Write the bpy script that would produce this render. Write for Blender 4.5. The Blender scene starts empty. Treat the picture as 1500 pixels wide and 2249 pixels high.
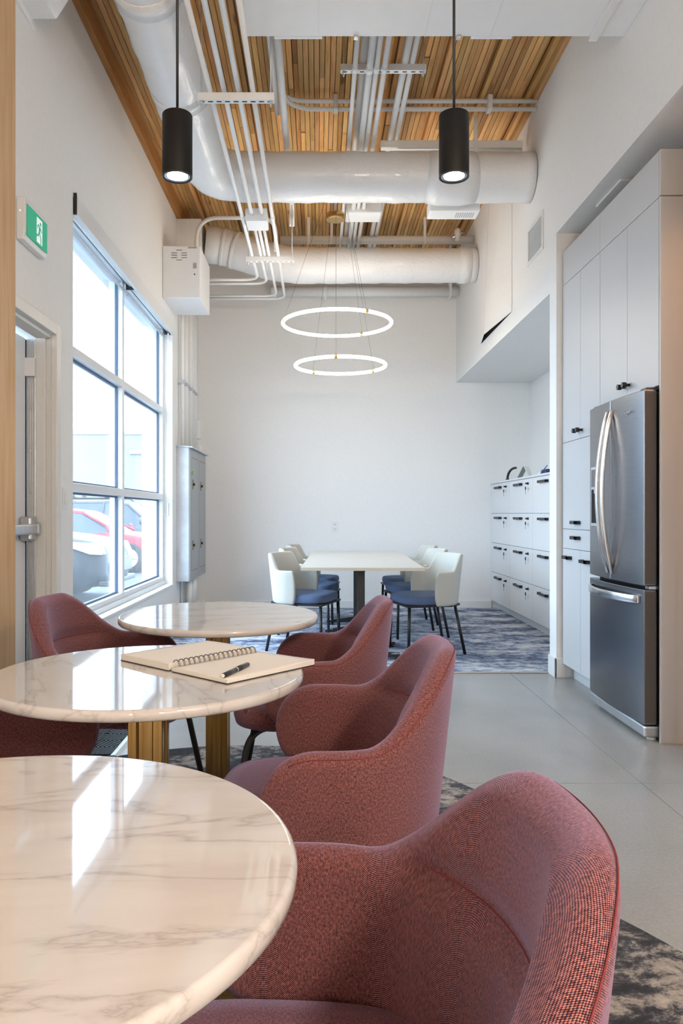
import bpy, bmesh, math, random
from mathutils import Vector, Matrix
random.seed(7)
SC = bpy.context.scene
COL = SC.collection
PI = math.pi
R = math.radians

# ------------------------------------------------------------------ camera
CAM_H = 1.13
cam = bpy.data.cameras.new('camera')
cam.sensor_fit = 'VERTICAL'
cam.sensor_height = 36.0
cam.sensor_width = 24.0
cam.lens = 1680.0 / 2249.0 * 36.0
cam.shift_x = 51.0 / 2249.0
cam.shift_y = 3.5 / 2249.0
cam.clip_start = 0.05
cam.clip_end = 400
camo = bpy.data.objects.new('camera', cam)
COL.objects.link(camo)
camo.location = (0, 0, CAM_H)
camo.rotation_euler = (R(90), 0, 0)
SC.camera = camo

# ------------------------------------------------------------------ world and lights
SKY = 6.9
w = bpy.data.worlds.new('sky'); SC.world = w
w.use_nodes = True
wn = w.node_tree.nodes; wl = w.node_tree.links
wn.clear()
wo = wn.new('ShaderNodeOutputWorld'); wb = wn.new('ShaderNodeBackground')
wb.inputs['Color'].default_value = (0.64, 0.82, 1.0, 1)
wb.inputs['Strength'].default_value = SKY
wl.new(wb.outputs[0], wo.inputs[0])

SC.view_settings.view_transform = 'Standard'
SC.view_settings.look = 'None'
SC.view_settings.exposure = 0.73
SC.view_settings.gamma = 1.0
SC.view_settings.use_curve_mapping = False

def lamp(name, typ, loc, rot, energy, color=(1, 1, 1), **kw):
    l = bpy.data.lights.new(name, typ)
    l.energy = energy; l.color = color
    for k, v in kw.items(): setattr(l, k, v)
    o = bpy.data.objects.new(name, l); COL.objects.link(o)
    o.location = loc; o.rotation_euler = rot
    return o

def portal(name, loc, rot, sx, sy):
    o = lamp(name, 'AREA', loc, rot, 1.0, shape='RECTANGLE', size=sx, size_y=sy)
    o.data.cycles.is_portal = True
    return o
# daylight enters through the window of the left wall (the portal only guides the sampling of the sky)
portal('window_daylight', (-1.80, 5.98, 1.71), (0, R(-90), 0), 2.56, 3.06)

# ------------------------------------------------------------------ materials
def new_mat(name):
    m = bpy.data.materials.new(name); m.use_nodes = True
    nt = m.node_tree
    return m, nt.nodes, nt.links, nt.nodes['Principled BSDF']

def setp(p, color=None, rough=None, metal=None, spec=None, coat=None, coat_rough=None, emis=None, estr=None, sheen=None, sheen_tint=None):
    if color is not None: p.inputs['Base Color'].default_value = (*color, 1)
    if rough is not None: p.inputs['Roughness'].default_value = rough
    if metal is not None: p.inputs['Metallic'].default_value = metal
    if spec is not None: p.inputs['Specular IOR Level'].default_value = spec
    if coat is not None: p.inputs['Coat Weight'].default_value = coat
    if coat_rough is not None: p.inputs['Coat Roughness'].default_value = coat_rough
    if emis is not None: p.inputs['Emission Color'].default_value = (*emis, 1)
    if estr is not None: p.inputs['Emission Strength'].default_value = estr
    if sheen is not None: p.inputs['Sheen Weight'].default_value = sheen
    if sheen_tint is not None: p.inputs['Sheen Tint'].default_value = (*sheen_tint, 1)

def ramp(n, stops, interp='LINEAR'):
    r = n.new('ShaderNodeValToRGB'); cr = r.color_ramp; cr.interpolation = interp
    while len(cr.elements) < len(stops): cr.elements.new(0.5)
    for e, (pos, c) in zip(cr.elements, stops):
        e.position = pos; e.color = (*c, 1)
    return r

def coords(n, l, kind='Object', scale=(1, 1, 1), rot=(0, 0, 0), loc=(0, 0, 0)):
    tc = n.new('ShaderNodeTexCoord'); mp = n.new('ShaderNodeMapping')
    mp.inputs['Scale'].default_value = scale; mp.inputs['Rotation'].default_value = rot
    mp.inputs['Location'].default_value = loc
    l.new(tc.outputs[kind], mp.inputs['Vector'])
    return mp

def noise(n, l, vec, scale=5, detail=4, rough=.55, dist=0):
    t = n.new('ShaderNodeTexNoise')
    t.inputs['Scale'].default_value = scale; t.inputs['Detail'].default_value = detail
    t.inputs['Roughness'].default_value = rough; t.inputs['Distortion'].default_value = dist
    l.new(vec.outputs[0], t.inputs['Vector'])
    return t

def bump(n, l, src, p, strength=.2, dist=.01):
    b = n.new('ShaderNodeBump'); b.inputs['Strength'].default_value = strength
    b.inputs['Distance'].default_value = dist
    l.new(src, b.inputs['Height']); l.new(b.outputs[0], p.inputs['Normal'])
    return b

def flat(name, color, rough=.5, metal=0, spec=.5, grain=0.03, gscale=60, **kw):
    """a plain finish with a faint procedural mottling"""
    m, n, l, p = new_mat(name)
    setp(p, color, rough, metal, spec, **kw)
    if grain:
        c = coords(n, l); t = noise(n, l, c, gscale, 3)
        r = ramp(n, [(.3, tuple(max(0, x * (1 - grain)) for x in color)), (.7, tuple(min(1, x * (1 + grain)) for x in color))])
        l.new(t.outputs['Fac'], r.inputs[0]); l.new(r.outputs[0], p.inputs['Base Color'])
    return m

M = {}
M['wall'] = flat('white_wall_paint', (.87, .865, .85), .75, grain=.015, gscale=30)
M['trim'] = flat('white_trim_paint', (.82, .82, .81), .45, grain=.01)
M['frame'] = flat('white_window_frame', (.80, .82, .84), .35, grain=.01)
M['doorframe'] = flat('painted_steel', (.74, .73, .70), .4, grain=.02)
M['conduit'] = flat('painted_conduit', (.87, .87, .86), .4, grain=.02, gscale=20)
M['unit'] = flat('white_sheet_metal', (.86, .87, .88), .45, grain=.015, gscale=8)
M['cabinet'] = flat('pale_grey_laminate', (.575, .575, .58), .38, grain=.012, gscale=90)
M['locker'] = flat('white_laminate', (.74, .74, .74), .4, grain=.012, gscale=90)
M['black'] = flat('black_metal', (.012, .012, .013), .4, grain=.1)
M['black_matte'] = flat('black_matte_paint', (.008, .0072, .0065), .5, spec=.25, grain=.1)
M['chrome'] = flat('polished_chrome', (.75, .77, .8), .18, 1, grain=.02)
M['alu'] = flat('brushed_aluminium', (.55, .56, .57), .42, 1, grain=.05, gscale=25)
M['galv'] = flat('galvanised_steel', (.62, .66, .70), .42, .55, grain=.08, gscale=12)
M['paneldoor'] = flat('grey_enamel', (.40, .42, .43), .45, grain=.03)
M['brass_hw'] = flat('satin_brass', (.78, .52, .20), .3, 1, grain=.06)
M['plastic'] = flat('white_plastic', (.82, .82, .82), .4, grain=.01)
M['dark'] = flat('dark_void', (.01, .01, .01), .9, grain=.1)
M['paper'] = flat('cream_paper', (.74, .70, .645), .8, grain=.02, gscale=120)
M['cover'] = flat('black_card_cover', (.02, .018, .017), .6, grain=.1)
M['pen'] = flat('black_resin', (.02, .02, .022), .28, grain=.1)
M['tyre'] = flat('tyre_rubber', (.03, .03, .033), .8, grain=.1)
M['carglass'] = flat('car_glass', (.05, .07, .09), .08, grain=.05)
M['snow'] = flat('pale_concrete_wall', (.24, .235, .22), .9, grain=.06, gscale=.35)
M['asphalt'] = flat('asphalt', (.09, .09, .092), .9, grain=.15, gscale=2)
M['lamp'] = flat('headlight_lens', (.75, .78, .82), .1, grain=.05, gscale=14)
M['bead_shade'] = flat('blue_grey_bead_shade', (.07, .115, .19), .5)  # dark bead colour paints in the shade on the window frame's side faces

def emit(name, color, strength, base=(.9, .9, .9)):
    m, n, l, p = new_mat(name)
    setp(p, base, .4, emis=color, estr=strength)
    c = coords(n, l); t = noise(n, l, c, 3, 1)
    r = ramp(n, [(.3, tuple(x * .97 for x in color)), (.7, color)])
    l.new(t.outputs['Fac'], r.inputs[0]); l.new(r.outputs[0], p.inputs['Emission Color'])
    return m
M['ring'] = emit('warm_led_tube', (1, .88, .72), 17.0)
M['spot'] = emit('spot_lens', (1, .90, .74), 14.0)
M['downlight'] = emit('downlight_lens', (1, .70, .44), 5.0)
M['exitgreen'] = emit('exit_green', (.0, .38, .21), .30, (.0, .30, .17))
M['exitwhite'] = emit('exit_white', (.86, .90, .95), .30, (.8, .8, .8))

def car_paint(name, c):
    return flat(name, c, .3, 0, .25, grain=.05, gscale=3, coat=.0)
M['car_black'] = car_paint('black_car_paint', (.02, .024, .03))
M['car_red'] = car_paint('red_car_paint', (.42, .03, .04))
M['car_grey'] = car_paint('dark_grey_car_paint', (.07, .08, .10))

def wood(name, base, dark, light, along, randomise=True, grain=1.0, knot=0.5):
    """softwood: long streaks along one axis, knots, per-board tone"""
    m, n, l, p = new_mat(name)
    sc = {'x': (1.1, 16, 16), 'y': (16, 1.1, 16), 'z': (16, 16, 1.1)}[along]
    c = coords(n, l, 'Object', sc)
    oi = n.new('ShaderNodeObjectInfo')
    add = n.new('ShaderNodeVectorMath'); add.operation = 'ADD'
    mul = n.new('ShaderNodeMath'); mul.operation = 'MULTIPLY'; mul.inputs[1].default_value = 57.0
    l.new(oi.outputs['Random'], mul.inputs[0])
    comb = n.new('ShaderNodeCombineXYZ')
    for i in range(3): l.new(mul.outputs[0], comb.inputs[i])
    l.new(c.outputs[0], add.inputs[0]); l.new(comb.outputs[0], add.inputs[1])
    t = noise(n, l, add, 1.7 * grain, 6, .6, .6)
    r = ramp(n, [(.28, dark), (.48, base), (.72, light)])
    l.new(t.outputs['Fac'], r.inputs[0])
    # knots
    c2 = coords(n, l, 'Object', {'x': (1.6, 9, 9), 'y': (9, 1.6, 9), 'z': (9, 9, 1.6)}[along])
    add2 = n.new('ShaderNodeVectorMath'); add2.operation = 'ADD'
    l.new(c2.outputs[0], add2.inputs[0]); l.new(comb.outputs[0], add2.inputs[1])
    v = n.new('ShaderNodeTexVoronoi'); v.inputs['Scale'].default_value = 1.0
    l.new(add2.outputs[0], v.inputs['Vector'])
    kr = ramp(n, [(.035, (1, 1, 1)), (.13, (0, 0, 0))])
    l.new(v.outputs['Distance'], kr.inputs[0])
    mk = n.new('ShaderNodeMixRGB'); mk.blend_type = 'MIX'
    km = n.new('ShaderNodeMath'); km.operation = 'MULTIPLY'; km.inputs[1].default_value = knot
    l.new(kr.outputs[0], km.inputs[0]); l.new(km.outputs[0], mk.inputs[0])
    l.new(r.outputs[0], mk.inputs[1]); mk.inputs[2].default_value = (dark[0] * .35, dark[1] * .28, dark[2] * .25, 1)
    last = mk.outputs[0]
    if randomise:
        hs = n.new('ShaderNodeHueSaturation')
        mr = n.new('ShaderNodeMapRange'); mr.inputs['To Min'].default_value = .66; mr.inputs['To Max'].default_value = 1.25
        l.new(oi.outputs['Random'], mr.inputs[0]); l.new(mr.outputs[0], hs.inputs['Value'])
        m2 = n.new('ShaderNodeMath'); m2.operation = 'MULTIPLY'; m2.inputs[1].default_value = 13.7
        m3 = n.new('ShaderNodeMath'); m3.operation = 'FRACT'
        l.new(oi.outputs['Random'], m2.inputs[0]); l.new(m2.outputs[0], m3.inputs[0])
        mr2 = n.new('ShaderNodeMapRange'); mr2.inputs['To Min'].default_value = .486; mr2.inputs['To Max'].default_value = .501
        l.new(m3.outputs[0], mr2.inputs[0]); l.new(mr2.outputs[0], hs.inputs['Hue'])
        l.new(last, hs.inputs['Color']); last = hs.outputs[0]
    l.new(last, p.inputs['Base Color'])
    setp(p, rough=.6, spec=.25)
    bump(n, l, t.outputs['Fac'], p, .15, .003)
    return m
M['deck'] = wood('fir_ceiling_plank', (.70, .41, .145), (.54, .27, .075), (.80, .53, .22), 'y', knot=.8)
M['post'] = wood('fir_post', (.60, .40, .22), (.54, .33, .16), (.66, .47, .28), 'z', False)
M['ledger'] = wood('dark_fir_ledger', (.42, .19, .06), (.32, .13, .04), (.50, .25, .08), 'y', False)

def marble():
    m, n, l, p = new_mat('polished_marble')
    c = coords(n, l, 'Object', (1.0, 3.2, 3.2), (0, 0, R(12)))
    t = noise(n, l, c, 2.2, 7, .55, .55)
    sub = n.new('ShaderNodeMath'); sub.operation = 'SUBTRACT'; sub.inputs[1].default_value = .5
    ab = n.new('ShaderNodeMath'); ab.operation = 'ABSOLUTE'
    l.new(t.outputs['Fac'], sub.inputs[0]); l.new(sub.outputs[0], ab.inputs[0])
    r = ramp(n, [(0.0, (.43, .40, .385)), (.006, (.51, .48, .46)), (.03, (.585, .56, .545)), (.15, (.615, .595, .58))])
    l.new(ab.outputs[0], r.inputs[0])
    t2 = noise(n, l, c, 1.4, 5, .6, .8)
    r2 = ramp(n, [(.35, (.86, .83, .80)), (.65, (1, 1, 1))])
    l.new(t2.outputs['Fac'], r2.inputs[0])
    mx = n.new('ShaderNodeMixRGB'); mx.blend_type = 'MULTIPLY'; mx.inputs[0].default_value = .8
    l.new(r.outputs[0], mx.inputs[1]); l.new(r2.outputs[0], mx.inputs[2])
    l.new(mx.outputs[0], p.inputs['Base Color'])
    setp(p, rough=.05, spec=.6, coat=.35, coat_rough=.02)
    cb_ = coords(n, l, 'Object', (1, 1, 0)); tb_ = noise(n, l, cb_, 3.2, 1, .4)
    bump(n, l, tb_.outputs['Fac'], p, .12, .006)
    return m
M['marble'] = marble()

def concrete():
    m, n, l, p = new_mat('polished_concrete')
    c = coords(n, l, 'Object', (1, 1, 1))
    t = noise(n, l, c, 1.1, 7, .58, .3)
    r = ramp(n, [(.28, (.285, .285, .275)), (.5, (.36, .36, .35)), (.72, (.43, .425, .415))])
    l.new(t.outputs['Fac'], r.inputs[0])
    t2 = noise(n, l, c, 90, 3, .6)
    r2 = ramp(n, [(.35, (.88, .88, .88)), (.65, (1.05, 1.05, 1.05))])
    l.new(t2.outputs['Fac'], r2.inputs[0])
    mx = n.new('ShaderNodeMixRGB'); mx.blend_type = 'MULTIPLY'; mx.inputs[0].default_value = 1
    l.new(r.outputs[0], mx.inputs[1]); l.new(r2.outputs[0], mx.inputs[2])
    l.new(mx.outputs[0], p.inputs['Base Color'])
    t4 = noise(n, l, c, .6, 1, .4)
    rr = n.new('ShaderNodeMapRange'); rr.inputs['To Min'].default_value = .24; rr.inputs['To Max'].default_value = .34
    l.new(t4.outputs['Fac'], rr.inputs[0]); l.new(rr.outputs[0], p.inputs['Roughness'])
    setp(p, spec=.45)
    return m
M['concrete'] = concrete()

def carpet(name, stops, sx, sy, scale, detail=9, rgh=.72):
    m, n, l, p = new_mat(name)
    c = coords(n, l, 'Object', (sx, sy, 1))
    t = noise(n, l, c, scale, detail, .80, .25)
    c2 = coords(n, l, 'Object', (sx * .35, sy * .5, 1), loc=(3.1, 7.7, 0))
    t2 = noise(n, l, c2, scale * .7, 3, .5, .3)
    ad = n.new('ShaderNodeMath'); ad.operation = 'MULTIPLY_ADD'
    ad.inputs[1].default_value = .55; 
    l.new(t2.outputs['Fac'], ad.inputs[0]); l.new(t.outputs['Fac'], ad.inputs[2])
    sb = n.new('ShaderNodeMath'); sb.operation = 'SUBTRACT'; sb.inputs[1].default_value = .275
    l.new(ad.outputs[0], sb.inputs[0])
    r = ramp(n, stops); l.new(sb.outputs[0], r.inputs[0])
    l.new(r.outputs[0], p.inputs['Base Color'])
    setp(p, rough=.95, spec=.1, sheen=.15)
    c3 = coords(n, l, 'Object', (1, 1, 1)); t3 = noise(n, l, c3, 450, 2)
    bump(n, l, t3.outputs['Fac'], p, .5, .004)
    return m
M['carpet'] = carpet('blue_abstract_carpet', [(.31, (.012, .016, .035)), (.40, (.045, .07, .15)), (.47, (.16, .21, .34)), (.53, (.42, .47, .56)), (.62, (.70, .71, .72))], 3.6, 5.2, 2.3, 13)
M['rug'] = carpet('charcoal_beige_rug', [(.38, (.010, .010, .014)), (.49, (.026, .028, .036)), (.54, (.09, .09, .10)), (.59, (.32, .285, .26)), (.70, (.50, .44, .385))], 3.4, 4.4, 2.6)

def weave(name, hi, lo, mid, period=.0021, sheen=.35, stint=(.62, .62, 1)):
    m, n, l, p = new_mat(name)
    tc = n.new('ShaderNodeTexCoord'); sp = n.new('ShaderNodeSeparateXYZ')
    l.new(tc.outputs['UV'], sp.inputs[0])
    k = 2 * PI / period
    def sn(out, kk):
        a = n.new('ShaderNodeMath'); a.operation = 'MULTIPLY'; a.inputs[1].default_value = kk
        s = n.new('ShaderNodeMath'); s.operation = 'SINE'
        l.new(out, a.inputs[0]); l.new(a.outputs[0], s.inputs[0]); return s
    s1 = sn(sp.outputs[0], k); s2 = sn(sp.outputs[1], k)
    mu = n.new('ShaderNodeMath'); mu.operation = 'MULTIPLY'
    l.new(s1.outputs[0], mu.inputs[0]); l.new(s2.outputs[0], mu.inputs[1])
    mr = n.new('ShaderNodeMapRange'); mr.inputs['From Min'].default_value = -.6; mr.inputs['From Max'].default_value = .6
    l.new(mu.outputs[0], mr.inputs[0])
    c = coords(n, l, 'UV', (1, 1, 1)); t = noise(n, l, c, 260, 3, .6)
    c2 = coords(n, l, 'UV', (120, 22, 1)); t2 = noise(n, l, c2, 6, 3, .6)
    av = n.new('ShaderNodeMath'); av.operation = 'ADD'; l.new(mr.outputs[0], av.inputs[0])
    nz = n.new('ShaderNodeMath'); nz.operation = 'ADD'; l.new(t.outputs['Fac'], nz.inputs[0]); l.new(t2.outputs['Fac'], nz.inputs[1])
    n2 = n.new('ShaderNodeMath'); n2.operation = 'MULTIPLY_ADD'; n2.inputs[1].default_value = 1.4; n2.inputs[2].default_value = -1.4
    l.new(nz.outputs[0], n2.inputs[0]); l.new(n2.outputs[0], av.inputs[1])
    r = ramp(n, [(.05, lo), (.5, mid), (.95, hi)])
    l.new(av.outputs[0], r.inputs[0]); l.new(r.outputs[0], p.inputs['Base Color'])
    setp(p, rough=.85, spec=.15, sheen=sheen, sheen_tint=stint)
    bump(n, l, mu.outputs[0], p, .25, .0008)
    return m
M['redfabric'] = weave('red_woven_fabric', (.42, .175, .155), (.009, .004, .006), (.105, .028, .030), period=.0026, sheen=.45, stint=(.70, .62, 1))
M['stitch'] = flat('red_stitching', (.19, .024, .028), .8, grain=.1)
M['bluefabric'] = weave('blue_woven_fabric', (.20, .26, .40), (.055, .085, .17), (.11, .155, .28), .0025, .15, (.8, .9, 1))
M['creamfabric'] = weave('cream_woven_fabric', (.70, .69, .63), (.47, .47, .42), (.58, .575, .525), .0025, .1, (1, 1, 1))
M['tabletop'] = flat('pale_laminate', (.62, .595, .545), .35, grain=.03, gscale=14)
M['tabledge'] = flat('pale_edge_band', (.66, .62, .53), .5, grain=.03)

def brass():
    m, n, l, p = new_mat('brushed_brass')
    c = coords(n, l, 'Object', (60, 60, 1.2)); t = noise(n, l, c, 3, 4)
    r = ramp(n, [(.3, (.38, .23, .085)), (.7, (.60, .41, .16))])
    l.new(t.outputs['Fac'], r.inputs[0]); l.new(r.outputs[0], p.inputs['Base Color'])
    setp(p, rough=.24, metal=1)
    return m
M['brass'] = brass()

def foil():
    m, n, l, p = new_mat('white_foil_wrap')
    setp(p, (.87, .875, .885), .30, 0, .6, coat=.4, coat_rough=.15)
    c = coords(n, l, 'Object', (1, 1, 1)); t = noise(n, l, c, 7, 6, .6, 1.2)
    c2 = coords(n, l, 'Object', (1, 1, 1)); t2 = noise(n, l, c2, 40, 3, .6, 2)
    ad = n.new('ShaderNodeMath'); ad.operation = 'MULTIPLY_ADD'; ad.inputs[1].default_value = .35
    l.new(t2.outputs['Fac'], ad.inputs[0]); l.new(t.outputs['Fac'], ad.inputs[2])
    bump(n, l, ad.outputs[0], p, .5, .022)
    return m
M['foil'] = foil()

def steel():
    m, n, l, p = new_mat('brushed_stainless')
    c = coords(n, l, 'Object', (3, 3, 260)); t = noise(n, l, c, 2, 3)
    r = ramp(n, [(.3, (.20, .21, .235)), (.7, (.26, .27, .295))])
    l.new(t.outputs['Fac'], r.inputs[0]); l.new(r.outputs[0], p.inputs['Base Color'])
    setp(p, rough=.27, metal=1)
    bump(n, l, t.outputs['Fac'], p, .04, .001)
    return m
M['steel'] = steel()
M['fridgeside'] = flat('dark_grey_enamel', (.07, .06, .055), .4, grain=.05)

def glass():
    m, n, l, p = new_mat('window_glass')
    n.remove(p)
    out = [x for x in n if x.type == 'OUTPUT_MATERIAL'][0]
    tr = n.new('ShaderNodeBsdfTransparent'); tr.inputs[0].default_value = (.93, .96, .98, 1)
    gl = n.new('ShaderNodeBsdfGlossy'); gl.inputs['Roughness'].default_value = .01
    lw_ = n.new('ShaderNodeLayerWeight'); pw_ = n.new('ShaderNodeMath'); pw_.operation = 'POWER'; pw_.inputs[1].default_value = 4.0
    fr = n.new('ShaderNodeMath'); fr.operation = 'MULTIPLY_ADD'; fr.inputs[1].default_value = .5; fr.inputs[2].default_value = .03
    l.new(lw_.outputs['Facing'], pw_.inputs[0]); l.new(pw_.outputs[0], fr.inputs[0])
    mx = n.new('ShaderNodeMixShader')
    l.new(fr.outputs[0], mx.inputs[0]); l.new(tr.outputs[0], mx.inputs[1]); l.new(gl.outputs[0], mx.inputs[2])
    # faint whitish veil mixed into the pane to imitate haze and reflection
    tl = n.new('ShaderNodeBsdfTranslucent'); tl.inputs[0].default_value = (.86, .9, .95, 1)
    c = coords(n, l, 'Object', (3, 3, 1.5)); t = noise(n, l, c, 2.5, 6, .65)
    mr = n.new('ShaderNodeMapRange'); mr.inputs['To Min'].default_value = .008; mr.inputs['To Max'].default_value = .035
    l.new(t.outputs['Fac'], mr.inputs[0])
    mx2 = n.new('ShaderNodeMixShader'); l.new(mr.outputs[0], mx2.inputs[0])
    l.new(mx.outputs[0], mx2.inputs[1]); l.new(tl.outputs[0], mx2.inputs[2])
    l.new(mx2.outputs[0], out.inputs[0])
    return m
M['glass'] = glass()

# ------------------------------------------------------------------ mesh helpers
class MB:
    def __init__(self): self.v = []; self.f = []; self.s = []; self.uv = {}
    def _add(self, vs, fs, smooth=False):
        b = len(self.v); self.v += [tuple(x) for x in vs]
        for f in fs: self.f.append(tuple(b + i for i in f)); self.s.append(smooth)
        return b
    def box(self, x0, x1, y0, y1, z0, z1):
        vs = [(x, y, z) for z in (z0, z1) for y in (y0, y1) for x in (x0, x1)]
        self._add(vs, [(0, 2, 3, 1), (4, 5, 7, 6), (0, 1, 5, 4), (2, 6, 7, 3), (0, 4, 6, 2), (1, 3, 7, 5)])
        return self
    def hexa(self, pts):   # 8 points: bottom 4 (ccw) then top 4
        self._add(pts, [(3, 2, 1, 0), (4, 5, 6, 7), (0, 1, 5, 4), (1, 2, 6, 5), (2, 3, 7, 6), (3, 0, 4, 7)])
        return self
    def tube(self, path, r, n=12, caps=True, close=False):
        P = [Vector(p) for p in path]; m = len(P)
        rr = r if isinstance(r, (list, tuple)) else [r] * m
        T = []
        for i in range(m):
            a = P[(i - 1) % m] if (close or i > 0) else P[0]
            b = P[(i + 1) % m] if (close or i < m - 1) else P[-1]
            T.append((b - a).normalized())
        ref = Vector((0, 0, 1)) if abs(T[0].z) < .9 else Vector((1, 0, 0))
        U = T[0].cross(ref).normalized(); vs = []
        for i in range(m):
            U = (U - T[i] * U.dot(T[i])).normalized(); W = T[i].cross(U)
            for k in range(n):
                a = 2 * PI * k / n
                vs.append(P[i] + (U * math.cos(a) + W * math.sin(a)) * rr[i])
        fs = []
        for i in range(m if close else m - 1):
            j = (i + 1) % m
            for k in range(n):
                q = (k + 1) % n
                fs.append((i * n + k, i * n + q, j * n + q, j * n + k))
        b = self._add(vs, fs, True)
        if caps and not close:
            self.f.append(tuple(b + k for k in range(n))[::-1]); self.s.append(False)
            self.f.append(tuple(b + (m - 1) * n + k for k in range(n))); self.s.append(False)
        return self
    def cyl(self, p0, p1, r, n=16): return self.tube([p0, p1], r, n)
    def lathe(self, prof, n=32, c=(0, 0, 0), smooth=True, axis='z'):
        vs = []
        for (r, z) in prof:
            for k in range(n):
                a = 2 * PI * k / n
                p = (r * math.cos(a), r * math.sin(a), z)
                if axis == 'y': p = (p[0], p[2], p[1])
                if axis == 'x': p = (p[2], p[0], p[1])
                vs.append((c[0] + p[0], c[1] + p[1], c[2] + p[2]))
        fs = []
        for i in range(len(prof) - 1):
            for k in range(n):
                q = (k + 1) % n
                fs.append((i * n + k, i * n + q, (i + 1) * n + q, (i + 1) * n + k))
        b = self._add(vs, fs, smooth)
        self.f.append(tuple(b + k for k in range(n))[::-1]); self.s.append(False)
        e = b + (len(prof) - 1) * n
        self.f.append(tuple(e + k for k in range(n))); self.s.append(False)
        return self
    def prism(self, poly, a, b, plane='xy', smooth=False):
        """poly in a plane, extruded from a to b along the remaining axis"""
        def mk(u, v, t):
            return {'xy': (u, v, t), 'xz': (u, t, v), 'yz': (t, u, v)}[plane]
        n = len(poly)
        vs = [mk(u, v, a) for u, v in poly] + [mk(u, v, b) for u, v in poly]
        fs = [tuple(range(n))[::-1], tuple(range(n, 2 * n))]
        base = len(self.v); self.v += vs
        for f in fs: self.f.append(tuple(base + i for i in f)); self.s.append(False)
        for i in range(n):
            j = (i + 1) % n
            self.f.append((base + i, base + j, base + n + j, base + n + i)); self.s.append(smooth)
        return self
    def build(self, name, mat, parent=None, bevel=0, seg=2, smooth_all=False):
        me = bpy.data.meshes.new(name)
        me.from_pydata(self.v, [], self.f)
        me.update()
        bm = bmesh.new(); bm.from_mesh(me)
        bmesh.ops.recalc_face_normals(bm, faces=bm.faces)
        bm.to_mesh(me); bm.free()
        me.polygons.foreach_set('use_smooth', [True if smooth_all else bool(x) for x in self.s])
        me.materials.append(M[mat] if isinstance(mat, str) else mat)
        if self.uv:
            ul = me.uv_layers.new(name='UVMap')
            for lp in me.loops: ul.data[lp.index].uv = self.uv.get(lp.vertex_index, (0, 0))
        o = bpy.data.objects.new(name, me); COL.objects.link(o)
        if parent is not None: o.parent = parent
        if bevel:
            b = o.modifiers.new('bevel', 'BEVEL'); b.width = bevel; b.segments = seg
            b.limit_method = 'ANGLE'; b.angle_limit = R(40)
        return o

def box(name, mat, x0, x1, y0, y1, z0, z1, parent=None, bevel=0, seg=2):
    return MB().box(x0, x1, y0, y1, z0, z1).build(name, mat, parent, bevel, seg)

def tag(o, label=None, cat=None, group=None, kind=None):
    if label: o['label'] = label
    if cat: o['category'] = cat
    if group: o['group'] = group
    if kind: o['kind'] = kind
    return o
def struct(o): o['kind'] = 'structure'; return o
def empty(name, loc=(0, 0, 0), rz=0, label=None, cat=None, group=None):
    o = bpy.data.objects.new(name, None); COL.objects.link(o)
    o.location = loc; o.rotation_euler = (0, 0, rz); o.empty_display_size = .1
    return tag(o, label, cat, group)
def dup(root, loc, rz, label, group=None):
    def cp(o, par):
        c = o.copy(); COL.objects.link(c); c.parent = par
        for ch in [x for x in bpy.data.objects if x.parent == o]: cp(ch, c)
        return c
    r = cp(root, None); r.location = loc; r.rotation_euler = (0, 0, rz)
    return tag(r, label, None, group)
def arc_path(pts, rad, n=7):
    """polyline with rounded corners"""
    P = [Vector(p) for p in pts]; out = [P[0]]
    for i in range(1, len(P) - 1):
        a = (P[i - 1] - P[i]); b = (P[i + 1] - P[i])
        d = min(rad, a.length * .49, b.length * .49)
        A = P[i] + a.normalized() * d; B = P[i] + b.normalized() * d
        for k in range(n + 1):
            t = k / n
            out.append(A * (1 - t) ** 2 + P[i] * 2 * t * (1 - t) + B * t * t)
    out.append(P[-1]); return out

# room dimensions (metres): x to the right, y away from the camera, z up
XL, XR, YB, ZC = -1.43, 1.64, 9.10, 4.25
YF = -4.0            # wall behind the camera
XK = 3.30            # far side of the kitchen

# ------------------------------------------------------------------ structure: floor
floor = struct(box('floor', 'concrete', -1.75, XK, YF, YB, -.16, -.02))
for (x0, x1) in ((-1.43, 1.357), (1.357, XK)):
    for (y0, y1) in ((YF, -.35), (-.35, 3.206), (3.206, 5.42)):
        box('slab', 'concrete', x0 + .0015, x1 - .0015, y0 + .0015, y1 - .0015, -.02, 0, floor, .0012, 1)
carp = struct(box('floor_carpet', 'carpet', XL, 2.53, 5.42, YB, -.02, .008))
box('carpet_edge_strip', 'alu', XL, 1.66, 5.405, 5.425, 0, .011, carp, .003)

# ------------------------------------------------------------------ structure: walls
# left wall 0.30 m thick, with a door opening and two window openings
DW0, DW1, DZ = 3.20, 4.163, 2.12
W0, W1, WZ0, WZ1 = 4.46, 7.50, .44, 2.98
wlm = MB(); a, b = XL - .30, XL
wlm.box(a, b, YF, DW0, -.16, ZC + .2); wlm.box(a, b, DW0, DW1, DZ, ZC + .2); wlm.box(a, b, DW0, DW1, -.16, 0)
wlm.box(a, b, DW1, W0, -.16, ZC + .2)
wlm.box(a, b, W0, W1, -.16, WZ0); wlm.box(a, b, W0, W1, WZ1, ZC + .2)
wlm.box(a, b, W1, YB + .2, -.16, ZC + .2)
wall_left = struct(wlm.build('wall_left', 'wall'))
wall_back = struct(box('wall_back', 'wall', XL, 2.73, YB, YB + .2, -.16, ZC + .2))
wall_rear = struct(box('wall_rear', 'wall', XL - .3, XK + .2, YF - .2, YF, -.16, ZC + .2))
wr = MB()
wr.box(XR, XR + .2, YF, 5.27, 3.06, ZC + .2)                 # upper wall over the kitchen opening
wr.box(XR, XR + .2, YF, 3.40, -.02, 3.06)                # unseen wall added to keep lamp light off the kitchen end panel
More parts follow.
